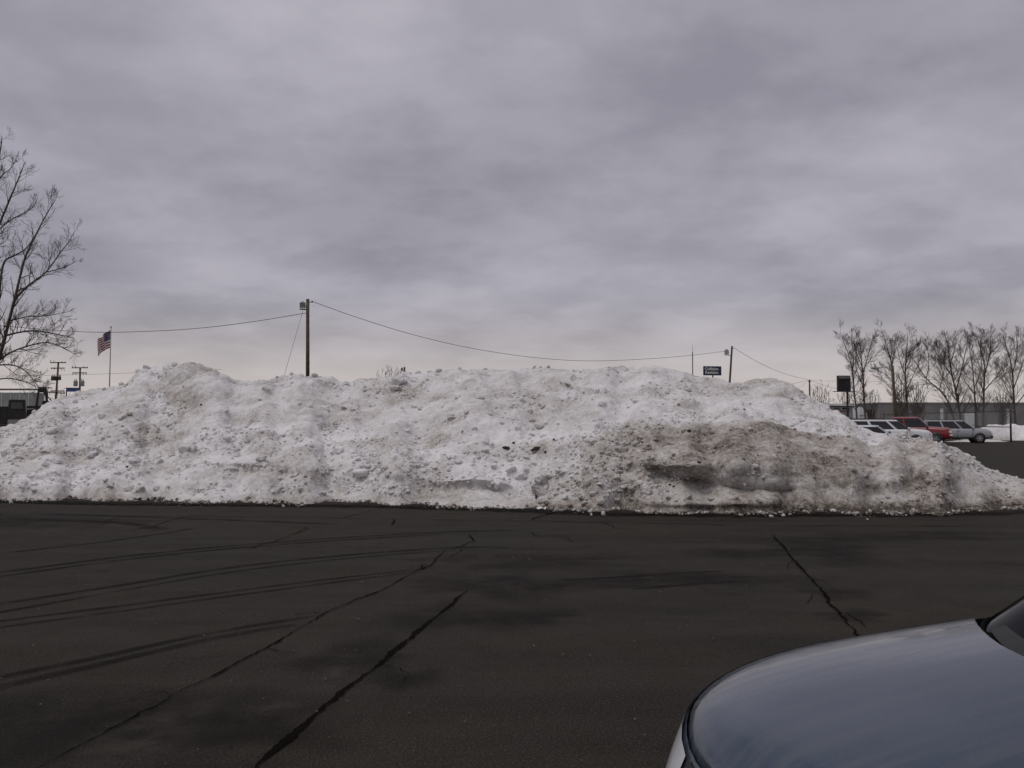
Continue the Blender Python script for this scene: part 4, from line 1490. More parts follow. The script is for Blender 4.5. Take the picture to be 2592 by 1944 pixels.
# large tree at the left edge: trunk just outside the frame, leaning in
TY = 45.0
def tp(px, py, dy=0.0):
    return at(px, py, TY + dy)
gb = tp(-62, 1100)
gb.z = 0
tree('bare_tree', 'tall bare tree leaning in at the left edge of the picture', gb, [
    ([gb, tp(-40, 1020), tp(-16, 940), tp(4, 890), tp(22, 815), tp(38, 755), tp(52, 695), tp(64, 648), tp(88, 600), tp(108, 560), tp(126, 528), tp(141, 505)], .13, .012, 30, 2.0, .25),
    ([tp(36, 758), tp(72, 722, .5), tp(104, 700, .8), tp(122, 684, 1.0), tp(152, 640, 1.3), tp(175, 612, 1.5), tp(187, 588, 1.6)], .07, .01, 16, 1.5),
    ([tp(118, 688, .9), tp(150, 682, .6), tp(178, 670, .5), tp(193, 660, .4)], .03, .01, 6, .8),
    ([tp(12, 850), tp(50, 840, -.6), tp(95, 836, -1.0), tp(150, 848, -1.4), tp(176, 852, -1.6), tp(190, 858, -1.8)], .06, .01, 18, 1.4),
    ([tp(-6, 915), tp(25, 892, .5), tp(70, 875, .8), tp(122, 864, 1.0), tp(160, 880, 1.2), tp(192, 898, 1.4)], .06, .01, 18, 1.4),
    ([tp(-20, 925), tp(30, 922, -.8), tp(62, 935, -1.2), tp(88, 965, -1.4), tp(100, 985, -1.5)], .05, .01, 16, 1.3),
    ([tp(-25, 965), tp(20, 955, .4), tp(70, 968, .7), tp(105, 985, 1.0)], .045, .01, 14, 1.2),
    ([tp(24, 812), tp(70, 800, .9), tp(120, 800, 1.2), tp(165, 790, 1.5)], .045, .01, 14, 1.3),
    ([tp(-8, 900), tp(-6, 800, .5), tp(0, 720, .8), tp(8, 660, 1.0), tp(30, 650, 1.1), tp(66, 632, 1.2), tp(86, 600, 1.4)], .09, .02, 16, 1.5),
    ([tp(-30, 990), tp(-45, 850, 1), tp(-38, 700, 1.4), tp(-15, 600, 1.6), tp(10, 540, 1.7), tp(35, 480, 1.8), tp(52, 440, 1.9), tp(63, 410, 2)], .12, .012, 26, 1.8, .3),
    ([tp(-12, 590, 1.6), tp(25, 556, 1.2), tp(60, 540, 1.0), tp(88, 522, .8), tp(95, 500, .7)], .045, .01, 12, 1.0),
    ([tp(-40, 760, 1.2), tp(-50, 600, .6), tp(-25, 480, .3), tp(-8, 430, .1), tp(3, 370, 0), tp(5, 345, 0)], .1, .012, 22, 1.6, .3),
    ([tp(-18, 470, .3), tp(8, 440, .2), tp(30, 425, .1), tp(40, 404, .1)], .03, .01, 8, .8),
    ([tp(-45, 1000), tp(-110, 850, -1), tp(-150, 700, -1.5), tp(-190, 560, -2), tp(-200, 470, -2)], .12, .015, 18, 2.0, .3),
    ([tp(-55, 960), tp(-160, 880, 1), tp(-230, 800, 1.5), tp(-270, 720, 2)], .08, .015, 14, 1.8, .3),
    ([tp(-70, 800, -.5), tp(-60, 680, -2), tp(-90, 560, -3), tp(-70, 450, -3)], .08, .015, 14, 1.8, .3),
], 3, None, .0042, 3, 16, 1.6, .10, .05, dens=1.25)

# row of trees behind the fence on the right
def rt(px, py, Y, dy=0):
    return at(px, py, Y + dy)
def row_tree(label, pxb, Y, limbs, seed, n=14, clen=2.4, maxlev=3, name='bare_tree', cat='tree', up=.12):
    b = rt(pxb, 1100, Y)
    b.z = 0
    LS = []
    for i, l in enumerate(limbs):
        pts, r0, r1 = l[:3]
        q = [rt(p[0], p[1], Y, (p[2] if len(p) > 2 else 0)) for p in pts]
        if i == 0:
            q = [b] + q
        LS.append((q, r0 * .85, r1 * .7) + tuple(l[3:]))
    return tree(name, label, b, LS, seed, 'bare trees in a row behind the fence', .0072, maxlev, n, clen, up, dens=1.5)


row_tree('bare tree with twin stems right beside the dark box sign', 2170, 104, [
    ([(2169, 1050), (2163, 1000), (2160, 960), (2156, 930), (2146, 890), (2134, 865), (2126, 838)], .17, .02, 22),
    ([(2158, 945), (2160, 905, 1), (2157, 870, 1.5), (2155, 846, 2)], .07, .02, 12)], 31)
row_tree('straight slim bare tree second from the dark box sign', 2192, 106, [
    ([(2190, 1050), (2187, 1000), (2184, 945), (2180, 905), (2178, 880), (2172, 843)], .19, .02, 22),
    ([(2186, 940), (2196, 905, 1), (2204, 872, 1.5), (2210, 852, 2)], .09, .02, 14), ([(2187, 985), (2176, 960), (2164, 945), (2150, 915)], .06, .02, 10),
    ([(2183, 930), (2170, 900, -1), (2163, 870, -1.5)], .07, .02, 10)], 32)
row_tree('bare tree whose stem rises behind the street lamp arm', 2272, 108, [
    ([(2270, 1046), (2265, 990), (2260, 935), (2252, 900), (2242, 870), (2232, 834)], .20, .02, 24),
    ([(2258, 925), (2266, 890, 1), (2264, 860, 1.5)], .08, .02, 12), ([(2262, 965), (2240, 945, -1), (2215, 935, -1.5)], .06, .02, 10)], 33)
row_tree('bare tree with an upright central stem right of the street lamp', 2297, 107, [
    ([(2297, 1050), (2294, 990), (2291, 940), (2294, 900), (2297, 870), (2297, 842)], .19, .02, 22),
    ([(2291, 950), (2278, 915, 1), (2272, 885, 1.5), (2268, 862, 2)], .08, .02, 12), ([(2292, 940), (2308, 905, -1), (2318, 870, -1.5)], .08, .02, 12),
    ([(2296, 985), (2316, 940, 1), (2330, 910, 1.4), (2332, 880, 1.7)], .07, .02, 12)], 34)
row_tree('bare tree with one long limb sweeping far to the left', 2418, 103, [
    ([(2415, 1055), (2400, 1015), (2378, 985), (2350, 965), (2330, 938), (2318, 918), (2308, 905)], .16, .03, 20),
    ([(2378, 985), (2388, 950, 1), (2392, 915, 1.5), (2388, 880, 2)], .08, .02, 14), ([(2345, 958), (2352, 925, -1), (2350, 895, -1.5), (2345, 872, -2)], .07, .02, 12)], 35)
row_tree('thick spreading bare tree in the middle of the right row', 2434, 104, [
    ([(2432, 1060), (2425, 1020), (2416, 975), (2408, 940), (2402, 905), (2400, 870), (2392, 852)], .21, .02, 24),
    ([(2420, 990), (2432, 945, 1), (2440, 910, 1.5), (2448, 870, 2), (2450, 850, 2)], .11, .02, 18), ([(2412, 955), (2394, 930, -1), (2376, 905, -1.5), (2362, 880, -2)], .09, .02, 16),
    ([(2426, 1020), (2402, 985, 1.5), (2384, 955, 2), (2370, 925, 2.5)], .09, .02, 14), ([(2404, 925), (2416, 890, -1.5), (2422, 858, -2)], .07, .02, 10)], 36, clen=2.6)
row_tree('narrow bare tree left of the tallest tree by the fence', 2475, 104, [
    ([(2473, 1062), (2468, 1010), (2465, 970), (2461, 925), (2456, 895), (2452, 865)], .15, .02, 20),
    ([(2466, 985), (2480, 945, 1), (2486, 915, 1.5), (2480, 885, 2)], .07, .02, 12), ([(2467, 1000), (2445, 970, -1), (2432, 945, -1.5)], .06, .02, 10)], 37)
row_tree('tallest bare tree of the right row with forked crown', 2490, 103, [
    ([(2489, 1068), (2490, 1010), (2491, 965), (2494, 930), (2486, 895), (2477, 868), (2471, 845)], .21, .02, 24),
    ([(2493, 945), (2504, 905, 1), (2508, 875, 1.5), (2506, 848, 2)], .11, .02, 16), ([(2491, 990), (2512, 965, -1), (2530, 945, -1.5), (2538, 915, -2)], .09, .02, 14),
    ([(2490, 915), (2480, 885, 2), (2484, 850, 2)], .07, .02, 10)], 38, clen=2.6)
row_tree('bare tree at the right edge beyond the fence post', 2572, 105, [
    ([(2570, 1062), (2567, 1020), (2565, 975), (2562, 935), (2555, 900), (2545, 872), (2540, 852)], .19, .02, 24),
    ([(2565, 985), (2580, 945, 1), (2592, 910, 1.5), (2600, 875, 2)], .10, .02, 16), ([(2563, 945), (2574, 905, -1), (2576, 870, -1.5), (2572, 848, -2)], .09, .02, 14),
    ([(2567, 1015), (2548, 985, 1), (2538, 955, 1.5), (2528, 925, 2)], .07, .02, 12), ([(2568, 1030), (2600, 990), (2630, 950), (2640, 900)], .09, .02, 14)], 39, clen=2.6)
# smaller growth
def shrub(label, px, Y, top, spread, seed, nst=7, name='bare_shrub', cat='shrub', group='bare shrubs in the background'):
    b = rt(px, 1100, Y)
    b.z = 0
    rg = np.random.default_rng(seed)
    LS = []
    for k in range(nst):
        s = -1 + 2 * (k + .5) / nst
        x1 = px + s * spread * rg.uniform(.7, 1.1)
        yt = top + abs(s) ** 1.5 * 16 + rg.uniform(0, 10)
        LS.append(([b + Vector((s * .15, 0, 0)), rt(px + s * spread * .35, 1066 - (1066 - yt) * .35, Y, rg.uniform(-.5, .5)), rt(px + s * spread * .7, 1066 - (1066 - yt) * .7, Y, rg.uniform(-1, 1)), rt(x1, yt, Y, rg.uniform(-1, 1))], .06, .015, 10, 1.6))
    return tree(name, label, b, LS, seed, group, .012, 2, 9, 1.6, .12, 0, cat)


shrub('bare shrub with many stems at the foot of the trees right of the lamp', 2282, 101, 955, 28, 51, 7)
shrub('bushy bare shrub right of the upright central tree', 2322, 101, 968, 30, 52, 8)
shrub('small spreading bare tree between the far pole and the box sign', 2078, 122, 972, 32, 53, 8, 'bare_tree', 'tree', None)
shrub('bare shrub below and right of the dark box sign', 2205, 112, 985, 26, 54, 6)
shrub('thin bare shrub below the dark box sign', 2138, 118, 992, 20, 58, 5)
shrub('bare shrub by the fence left of the right edge', 2535, 112, 985, 26, 55, 6)
shrub('bare treetop poking over the middle of the snow crest', 992, 110, 931, 44, 56, 11, 'bare_tree', 'tree', None)
shrub('bare shrub behind the transformer poles at the left', 150, 125, 985, 30, 57, 6)

# ------------------------------------------------------------------ poles, wires, signs, flag


def pole(name, label, px, top, Y, r, lean_px=0.0, mat='pole_wood', cat='utility pole', group=None):
    """round tapered pole from the ground to photograph row `top`; lean_px: how far the foot sits from the head"""
    t = at(px, top, Y)
    b = Vector((t.x + lean_px / F * Y, Y, 0))
    root = empty(name, b)
    mb = MB()
    mb.tube([(0, 0, -.3), (t.x - b.x, 0, t.z)], [r * 1.15, r * .85], 12)
    mb.build('pole_shaft', M[mat], root, True)
    tag(root, label, cat, group)
    return root, t - b


def floodlight(root, p, size, side=-1, rx=.3):
    """box floodlight on a bracket at local point p beside the pole"""
    mb = MB()
    s = size
    c = p + Vector((side * s * .9, -s * .1, 0))
    mb.box(c, (s, s * .75, s * 1.05), rx=rx, taper=.9)
    h = mb.build('floodlight', M['transformer'], root)
    mb = MB()
    mb.box(c + Vector((0, -s * .25, -s * .60)), (s * .9, s * .5, s * .12), rx=rx)
    mb.build('lamp_glass', M['lamp_glass'], h)
    mb = MB()
    mb.box(c + Vector((0, 0, -s * .78)), (s * 1.1, .06, .07))
    mb.tube([c + Vector((-s * .5, 0, -s * .75)), c + Vector((-s * .5, 0, -s * .2))], .025, 5)
    mb.tube([c + Vector((0, 0, -s * .78)), c + Vector((s * 1.0, 0, -s * .9))], .035, 5)
    mb.build('bracket', M['black_metal'], h)
    mb = MB()
    mb.lathe([(.001, s * .75), (s * .1, s * .73), (s * .1, s * .5)], c, 'z', 8)
    mb.build('photocell', M['black_metal'], h)


mid_root, mid_t = pole('utility_pole', 'wooden utility pole with a floodlight behind the middle of the snow', 779, 757, 70, .15, 3)
floodlight(mid_root, mid_t + Vector((0, 0, -.48)), .42)
mb = MB()
mb.tube([mid_t + Vector((.08, 0, -.25)), mid_t + Vector((.34, 0, -.22))], .03, 6)
mb.lathe([(.001, -.08), (.055, -.06), (.055, .06), (.001, .08)], mid_t + Vector((.34, 0, -.2)), 'z', 8)
mb.build('insulator', M['black_metal'], mid_root, True)
rp_root, rp_t = pole('utility_pole', 'wooden utility pole tilted right beside the navy sign', 1853, 876, 115, .14, -17)
floodlight(rp_root, rp_t + Vector((-.25, 0, -.75)), .5, -1, -.5)
mb = MB()
mb.tube([rp_t + Vector((.08, 0, -.3)), rp_t + Vector((.3, 0, -.25))], .035, 6)
mb.build('insulator', M['black_metal'], rp_root, True)
fp_root, fp_t = pole('utility_pole', 'short dark utility pole right of the snow between two wires', 2049, 961, 150, .14, 0)
mb = MB()
mb.box(fp_t + Vector((0, 0, -.3)), (.5, .1, .1))
mb.build('wire_bracket', M['black_metal'], fp_root)
bp_root, bp_t = pole('light_pole', 'pole top with a small lamp peeking over the middle snow crest', 1024, 929, 100, .11, 0, cat='light pole')
floodlight(bp_root, bp_t + Vector((-.05, 0, -.22)), .24)
ap_root, ap_t = pole('antenna_mast', 'thin black mast with a whip antenna left of the navy sign', 1753, 891, 120, .07, 0, 'black_metal', 'mast')
mb = MB()
mb.tube([ap_t + Vector((0, 0, -.1)), ap_t + Vector((0, 0, 1.0))], [.025, .012], 5)
mb.build('antenna', M['black_metal'], ap_root)


def xpole(label, px, top, Y, lean, arms, tx, mat_tx):
    root, t = pole('utility_pole', label, px, top - 2, Y, .15, lean, group='utility poles with crossarms')
    m = Y / F
    for dy, hw_, tilt in arms:
        mb = MB()
        a, b = t + Vector((-hw_ * m, -.15, -dy * m + tilt * m)), t + Vector((hw_ * m, -.15, -dy * m - tilt * m))
        d = (b - a)
        mb.box((a + b) / 2, (d.length, .12, .15))
        arm = mb.build('crossarm', M['pole_wood'], root)
        mb = MB()
        for s in (-1, -.55, .55, 1):
            q = (a + b) / 2 + d * (s * .47)
            mb.lathe([(.03, 0), (.06, .05), (.07, .13), (.03, .2), (.001, .22)], q + Vector((0, 0, .06 if dy < 5 else -.3)), 'z', 8)
        mb.build('insulators', M['black_metal'], arm, True)
    for dx, dyc, w_, h_ in tx:
        mb = MB()
        c = t + Vector((dx * m, -.25, -dyc * m))
        R_ = w_ * m / 2
        mb.lathe([(.001, h_ * m / 2), (R_ * .9, h_ * m / 2), (R_, h_ * m * .42), (R_, -h_ * m / 2), (.001, -h_ * m / 2)], c, 'z', 14)
        tr = mb.build('transformer', M[mat_tx], root, True)
        mb = MB()
        for s in (-.4, .4):
            mb.lathe([(.05, 0), (.06, .12), (.03, .3), (.001, .32)], c + Vector((s * R_, 0, h_ * m / 2)), 'z', 8)
        mb.build('bushings', M['black_metal'], tr, True)
    return root, t


xpole('left utility pole with two crossarms and a dark transformer', 148, 918, 138, -9, [(2, 20, 2), (16, 17, 2), (74, 18, 0)], [(-9, 42, 13, 11), (6, 42, 7, 9)], 'dark_metal')
xpole('utility pole left of the flag with two pale grey transformers', 203, 932, 142, 0, [(1, 20, 1), (14, 18, 0)], [(-9, 41, 10, 14), (8, 41, 10, 14)], 'transformer')


def wire(label, pts, r, Ys):
    """cable through photograph points with interpolated depth"""
    P = [at(p[0], p[1], y) for p, y in zip(pts, Ys)]
    P = smooth_pts(P, 3)
    mb = MB()
    mb.tube(P, r, 5)
    o = mb.build('power_line', M['wire'])
    tag(o, label, 'power line', 'overhead lines')
    return o


def lin(a, b, n):
    return [a + (b - a) * i / (n - 1) for i in range(n)]


wire('overhead line from the floodlight pole sagging right to the tilted pole', [(790, 763), (900, 803), (1050, 850), (1200, 884), (1350, 906), (1480, 915), (1600, 911), (1720, 903), (1845, 888)], .022, lin(70, 115, 9))
wire('overhead line from the floodlight pole running left past the flag', [(776, 792), (640, 815), (500, 832), (380, 839), (250, 842), (150, 837), (40, 828), (-120, 812), (-400, 770)], .022, lin(70, 84, 9))
wire('guy line from the floodlight pole down left into the snow', [(768, 783), (742, 872), (718, 955), (700, 1015), (676, 1095)], .012, lin(70, 70, 5))
wire('low overhead line at the left behind the transformer poles', [(-60, 953), (120, 950), (250, 947), (360, 943), (560, 935)], .022, lin(144, 150, 5))
wire('overhead line descending right from the tilted pole to the short pole', [(1857, 880), (1910, 913), (1960, 937), (2005, 952), (2049, 962)], .022, lin(115, 150, 5))
wire('overhead line from the short pole dipping behind the box sign', [(2049, 962), (2090, 977), (2130, 987), (2175, 1000)], .022, lin(150, 155, 4))
wire('faint level overhead line from the short pole to the right', [(2049, 962), (2100, 965), (2200, 966), (2400, 960)], .016, lin(150, 160, 4))
wire('overhead line from the short pole down left to the snow crest', [(2049, 962), (2020, 968), (1990, 975), (1940, 990)], .020, lin(150, 145, 4))
wire('guy line from the short pole slanting down left', [(2046, 964), (2025, 980), (2005, 992), (1960, 1024), (1905, 1086)], .014, lin(150, 146, 5))

# street lamp on a wooden pole at the right
lp_root, lp_t = pole('street_lamp', 'street lamp with a long arm on a pole among the right trees', 2259, 926, 96, .16, 8, cat='street lamp')
mb = MB()
a = at(2259, 938, 96) - Vector(lp_root.location)
b_ = at(2222, 932, 96) - Vector(lp_root.location)
mb.tube([a, a.lerp(b_, .5) + Vector((0, 0, .25)), b_ + Vector((0, 0, .05))], .05, 6)
mb.build('lamp_arm', M['galv'], lp_root, True)
mb = MB()
mb.lathe([(.001, -.45), (.10, -.40), (.15, -.1), (.12, .35), (.04, .42)], b_ + Vector((-.3, 0, 0)), 'x', 10)
mb.build('lamp_head', M['transformer'], lp_root, True)

# flagpole and flag
fy = 90.0
ft = at(281, 829, fy)
fb = Vector((ft.x - 2.2 / F * fy, fy, 0))
fr = empty('flagpole', fb)
mb = MB()
mb.tube([(0, 0, -.2), (ft.x - fb.x, 0, ft.z)], [.07, .04], 10)
mb.build('pole_shaft', M['alu'], fr, True)
mb = MB()
mb.lathe([(.001, .10), (.06, .06), (.08, 0), (.06, -.06), (.001, -.08)], (ft.x - fb.x, 0, ft.z + .05), 'z', 10)
mb.build('finial', M['alu'], fr, True)
tag(fr, 'slender metal flagpole flying the flag above the left snow', 'flagpole')
m_ = fy / F
hoist, fly = 45 * m_, 62 * m_
NX, NY = 40, 26
P = []
for j in range(NY + 1):
    v_ = j / NY
    row = []
    for i in range(NX + 1):
        u_ = i / NX
        # streams left and toward the viewer, drooping
        x = -35 * m_ * (u_ ** .9) + .05 * math.sin(9 * u_ + 2 * v_) * u_
        y = .35 * u_ + .16 * math.sin(11 * u_ + 3 * v_) * min(1, 3 * u_)
        z = -hoist * v_ - (24 * m_) * u_ ** 1.2 + .10 * math.sin(8 * u_ + 4 * v_) * u_ + 5 * m_ * u_ * v_
        row.append((x, y, z))
    P.append(row)
fo = empty('flag', at(279.5, 836, fy))


def flagpart(name, rng_j, rng_i, mat, parent, dy=0.0):
    mb = MB()
    mb.grid([[(P[j][i][0], P[j][i][1] + dy, P[j][i][2]) for i in range(rng_i[0], rng_i[1] + 1)] for j in range(rng_j[0], rng_j[1] + 1)])
    return mb.build(name, mat, parent, True)


for k in range(13):
    flagpart('stripe', (2 * k, 2 * k + 2), (16 if k < 7 else 0, NX), M['flag_red'] if k % 2 == 0 else M['flag_white'], fo)
cn = flagpart('canton', (0, 14), (0, 16), M['flag_blue'], fo)
# stars, joined: fifty tiny ones
mb = MB()
for r_ in range(9):
    for c_ in range(6 if r_ % 2 == 0 else 5):
        u = (c_ + (.5 if r_ % 2 == 0 else 1.0)) / 6 * 16
        v = (r_ + .7) / 9.4 * 14
        i, j = min(int(u), 15), min(int(v), 13)
        p = Vector(P[j][i]).lerp(Vector(P[j][i + 1]), u - i)
        q = Vector(P[j + 1][i]).lerp(Vector(P[j + 1][i + 1]), u - i)
        c0 = p.lerp(q, v - j) + Vector((0, -.008, 0))
        ex = (Vector(P[j][i + 1]) - Vector(P[j][i])).normalized() * .035
        ez = (Vector(P[j + 1][i]) - Vector(P[j][i])).normalized() * .035
        ring = []
        for s in range(10):
            a_ = math.pi * s / 5
            k_ = 1.0 if s % 2 == 0 else .4
            ring.append(c0 - ez * math.cos(a_) * k_ + ex * math.sin(a_) * k_)
        mb.add(ring, [tuple(range(10))])
mb.build('stars', M['flag_white'], cn)
tag(fo, 'red white and blue stars and stripes flag streaming left', 'flag')

# navy sign with two lines of lettering


def text_mesh(name, body, size, loc, mat, parent, align='CENTER', bold=.02):
    cu = bpy.data.curves.new(name, 'FONT')
    cu.body = body
    cu.size = size
    cu.align_x = align
    cu.extrude = .012
    cu.offset = bold * size
    to = bpy.data.objects.new(name, cu)
    COL.objects.link(to)
    dg_ = bpy.context.evaluated_depsgraph_get()
    me = bpy.data.meshes.new_from_object(to.evaluated_get(dg_))
    bpy.data.objects.remove(to)
    o = bpy.data.objects.new(name, me)
    COL.objects.link(o)
    me.materials.clear()
    me.materials.append(mat)
    o.parent = parent
    o.location = loc
    o.rotation_euler = (math.pi / 2, 0, 0)
    return o


SY = 130.0
sm = SY / F
tl, br_ = at(1780, 927, SY), at(1825, 950.5, SY)
sc_ = (tl + br_) / 2
sr = empty('pole_sign', (sc_.x, SY, 0), math.radians(8))
zc = sc_.z
mb = MB()
mb.tube([(0.1, 0, -.2), (0.1, 0, zc)], .10, 8)
mb.build('sign_post', M['black_metal'], sr)
mb = MB()
w_, h_ = 45.5 * sm, 23 * sm
mb.box((0, 0, zc), (w_, .30, h_))
cab = mb.build('sign_cabinet', M['sign_blue'], sr)
mb = MB()
for z_ in (-1, 1):
    mb.box((0, -.17, zc + z_ * (h_ / 2 - .03)), (w_ + .04, .06, .07))
for x_ in (-1, 1):
    mb.box((x_ * (w_ / 2 - .01), -.17, zc), (.07, .058, h_ - .14))
mb.build('sign_frame', M['black_metal'], sr)
text_mesh('lettering', 'Collision', .57, (-.12, -.17, zc + .10), M['sign_letter'], sr)
text_mesh('lettering', 'Revision', .57, (-.12, -.17, zc - .42), M['sign_letter'], sr)
tag(sr, 'navy pole sign reading Collision Revision in pale letters', 'sign')

# tall dark box sign at the right
BY = 108.0
bm_ = BY / F
c = (at(2119, 951, BY) + at(2151, 990.5, BY)) / 2
bs = empty('box_sign', (c.x, BY, 0), math.radians(6))
zc = c.z
mb = MB()
mb.tube([(10 * bm_, 0, -.2), (10 * bm_, 0, zc)], .13, 10)
mb.build('sign_post', M['dark_metal'], bs)
mb = MB()
mb.box((0, 0, zc), (32 * bm_, .4, 40 * bm_))
mb.build('sign_cabinet', M['sign_dark'], bs)
mb = MB()
mb.box((0, -.22, zc + 15.5 * bm_), (30 * bm_, .05, 6.5 * bm_))
hd = mb.build('header_panel', pmat('sign_header', (.10, .095, .09), .6, var=.6, scale=4, col2=(.34, .33, .30)), bs)
mb = MB()
mb.box((2.5 * bm_, 0, zc - 20.5 * bm_), (58 * bm_, .5, .07))
mb.build('catwalk', M['black_metal'], bs)
mb = MB()
mb.box((20 * bm_, .5, zc - 3 * bm_), (9 * bm_, .12, 36 * bm_))
mb.build('rear_panel', M['pale'], bs)
tag(bs, 'dark square box sign on a post with a pale worn header', 'sign')

# ------------------------------------------------------------------ fence, snow bank, buildings
A_, B_ = place(2556, 72), place(2236, 112)
fl = (B_ - A_)
FL = fl.length
fu = fl.normalized()
fe = empty('chain_link_fence', A_)
HT = 2.45


def fpt(s, z, o=0.0):
    return Vector((fu.x * s + fu.y * o, fu.y * s - fu.x * o, z))


ext = Vector((1, .1, 0)).normalized()
for s in [0, 8.1, 16, 24, 32, FL]:
    mb = MB()
    mb.tube([fpt(s, -.2), fpt(s, HT + (.45 if s == 0 else .25))], .075 if s == 0 else .05, 8)
    mb.build('post', M['dark_metal'], fe, True)
mb = MB()
mb.tube([fpt(0, HT), fpt(FL, HT)], .04, 6)
mb.build('top_rail', M['dark_metal'], fe)
mb = MB()
mb.tube([fpt(0, 1.18), fpt(8.1, 1.18)], .04, 6)
mb.build('middle_rail', M['dark_metal'], fe)
mb = MB()
sp_ = .085
n = int(FL / sp_)
for k in range(n):
    s = k * sp_
    for dr in (1, -1):
        s1 = s + dr * HT
        z1 = HT
        if s1 > FL:
            z1 = HT * (FL - s) / HT
            s1 = FL
        if s1 < 0:
            z1 = s
            s1 = 0
        a, b = fpt(s, .05), fpt(s1, max(z1, .06))
        o_ = Vector((0, 0, .005))
        mb.add([a - o_, a + o_, b + o_, b - o_], [(0, 1, 2, 3)])
mb.build('chain_link_mesh', M['galv'], fe)['kind'] = 'stuff'
tag(fe, 'tall chain link fence with dark posts behind the parked cars', 'fence')

# low snow bank beyond the fence


def bank(name, label, pts, wid, hgt, seed, dirtv):
    pts = resample(smooth_pts([Vector(p) for p in pts], 2), .16)
    n, k = len(pts), 22
    V = np.zeros((k + 1, n, 3))
    for i, p in enumerate(pts):
        d = (pts[min(i + 1, n - 1)] - pts[max(i - 1, 0)])
        d.z = 0
        d.normalize()
        nr = Vector((d.y, -d.x, 0))
        e = min(1, 5 * min(i, n - 1 - i) / n)
        for j in range(k + 1):
            s = -1 + 2 * j / k
            V[j, i] = p + nr * (s * wid / 2 * (.5 + .5 * e))
            V[j, i, 2] = -.03 + hgt * e * max(0, 1 - abs(s) ** 1.7)
    f = V.reshape(-1, 3)
    g_ = sstep(f[:, 2], 0, .3)
    f[:, 2] += g_ * (.22 * fbm(f / 1.2 + seed, 3) + .14 * lumps(f / .6 + seed, .5))
    f[:, 0] += g_ * .15 * fbm(f / .8 + seed + 9, 2)
    dd = np.clip(dirtv + .2 * fbm(f / 1.0 + seed, 3) + .3 * (1 - sstep(f[:, 2], 0, .4)), 0, 1)
    ix = np.arange((k + 1) * n).reshape(k + 1, n)
    q = np.stack([ix[:-1, :-1], ix[:-1, 1:], ix[1:, 1:], ix[1:, :-1]], -1).reshape(-1, 4)
    o = np_mesh(name, f, q, M['snow'], None, True, {'dirt': dd})
    tag(o, label, 'snow bank')
    return o


bank('snow_bank', 'low white snow bank beyond the silver suv and the fence post', [place(2440, 84), place(2500, 82), place(2560, 80), place(2640, 78), place(2760, 76)], 4.2, 1.35, 2, .04)
bank('snow_bank', 'thin strip of snow on the asphalt under the silver suv', [place(2385, 72.6), place(2450, 72.8), place(2520, 73.2), place(2548, 73.6)], 1.6, .16, 4, .08)

# grey warehouse
GY = 138.0
gm = GY / F
x0, x1 = at(2226, 1000, GY).x, at(2780, 1000, GY).x
ztop = at(2400, 1021, GY).z
gw = empty('warehouse', (x0, GY, 0))
mb = MB()
Lw = x1 - x0
mb.box((Lw / 2, 10, ztop / 2 - .1), (Lw, 20, ztop + .2))
mb.build('wall', M['grey_wall'], gw)
mb = MB()
mb.box((Lw / 2, 10, ztop + .06), (Lw + .2, 20.2, .18))
mb.build('roof_edge', M['coping'], gw)
for px_ in (2382, 2550):
    mb = MB()
    mb.box((at(px_, 1000, GY).x - x0, -.1, (at(px_, 1034, GY).z) / 2), (7 * gm, .2, at(px_, 1034, GY).z))
    mb.build('pilaster', M['pale'], gw)
for px_, pyt in ((2318, 1050), (2510, 1050), (2453, 1046)):
    mb = MB()
    zt_ = at(px_, pyt, GY).z
    mb.box((at(px_, 1000, GY).x - x0, -.05, zt_ / 2), (1.6, .1, zt_))
    dr = mb.build('door', M['coping'] if px_ != 2453 else M['pale'], gw)
    mb = MB()
    mb.box((at(px_, 1000, GY).x - x0 + .5, -.13, 1.05), (.12, .06, .12))
    mb.build('handle', M['black_metal'], dr)
for k in range(1, 12):
    mb = MB()
    mb.box((Lw * k / 12, -.012, ztop / 2), (.06, .03, ztop - .2))
    mb.build('wall_joint', M['coping'], gw)
tag(gw, 'long flat roofed grey warehouse behind the right trees', 'building')

# white building with a pale roof edge
WY = 116.0
wm = WY / F
xa, xb = at(2010, 1000, WY).x, at(2160, 1000, WY).x
wb = empty('white_building', (xa, WY, 0))
Lx = xb - xa
zr = at(2100, 1026, WY).z
mb = MB()
mb.box((Lx / 2, 4, zr / 2 + .55), (Lx - .4, 8, zr - 1.1))
mb.build('wall', M['white_wall'], wb)
mb = MB()
mb.box((Lx / 2, 4, .55), (Lx - .38, 8.02, 1.1))
mb.build('base_wall', M['brown_dark'], wb)
mb = MB()
for k in range(2):
    mb.prism([(-.3, zr + .42), (Lx * .985, zr + .10), (Lx * .985, zr - .14), (-.3, zr + .10)], -1.0, 8.6)
    break
mb.build('roof', M['white_paint'], wb)
mb = MB()
mb.prism([(-.25, zr + .09), (Lx * .98, zr - .15), (Lx * .98, zr - .22), (-.25, zr - .02)], -.9, 0.02)
mb.build('soffit', M['brown_dark'], wb)
for a, b in ((2109, 2126), (2129, 2150)):
    mb = MB()
    zc_ = at(2120, 1034.5, WY).z
    xw = (at(a, 1000, WY).x + at(b, 1000, WY).x) / 2 - xa
    ww = (b - a) * wm
    mb.box((xw, -.03, zc_), (ww, .08, 7 * wm), taper=1)
    fr_ = mb.build('window_frame', M['white_paint'], wb)
    mb = MB()
    mb.box((xw, -.06, zc_), (ww - .14, .06, 7 * wm - .12))
    mb.build('pane', M['dark_glass'], fr_)
mb = MB()
mb.box((at(2128, 1000, WY).x - xa, -.05, at(2120, 1041, WY).z), (46 * wm, .1, .09))
mb.build('trim_stripe', M['red_stripe'], wb)
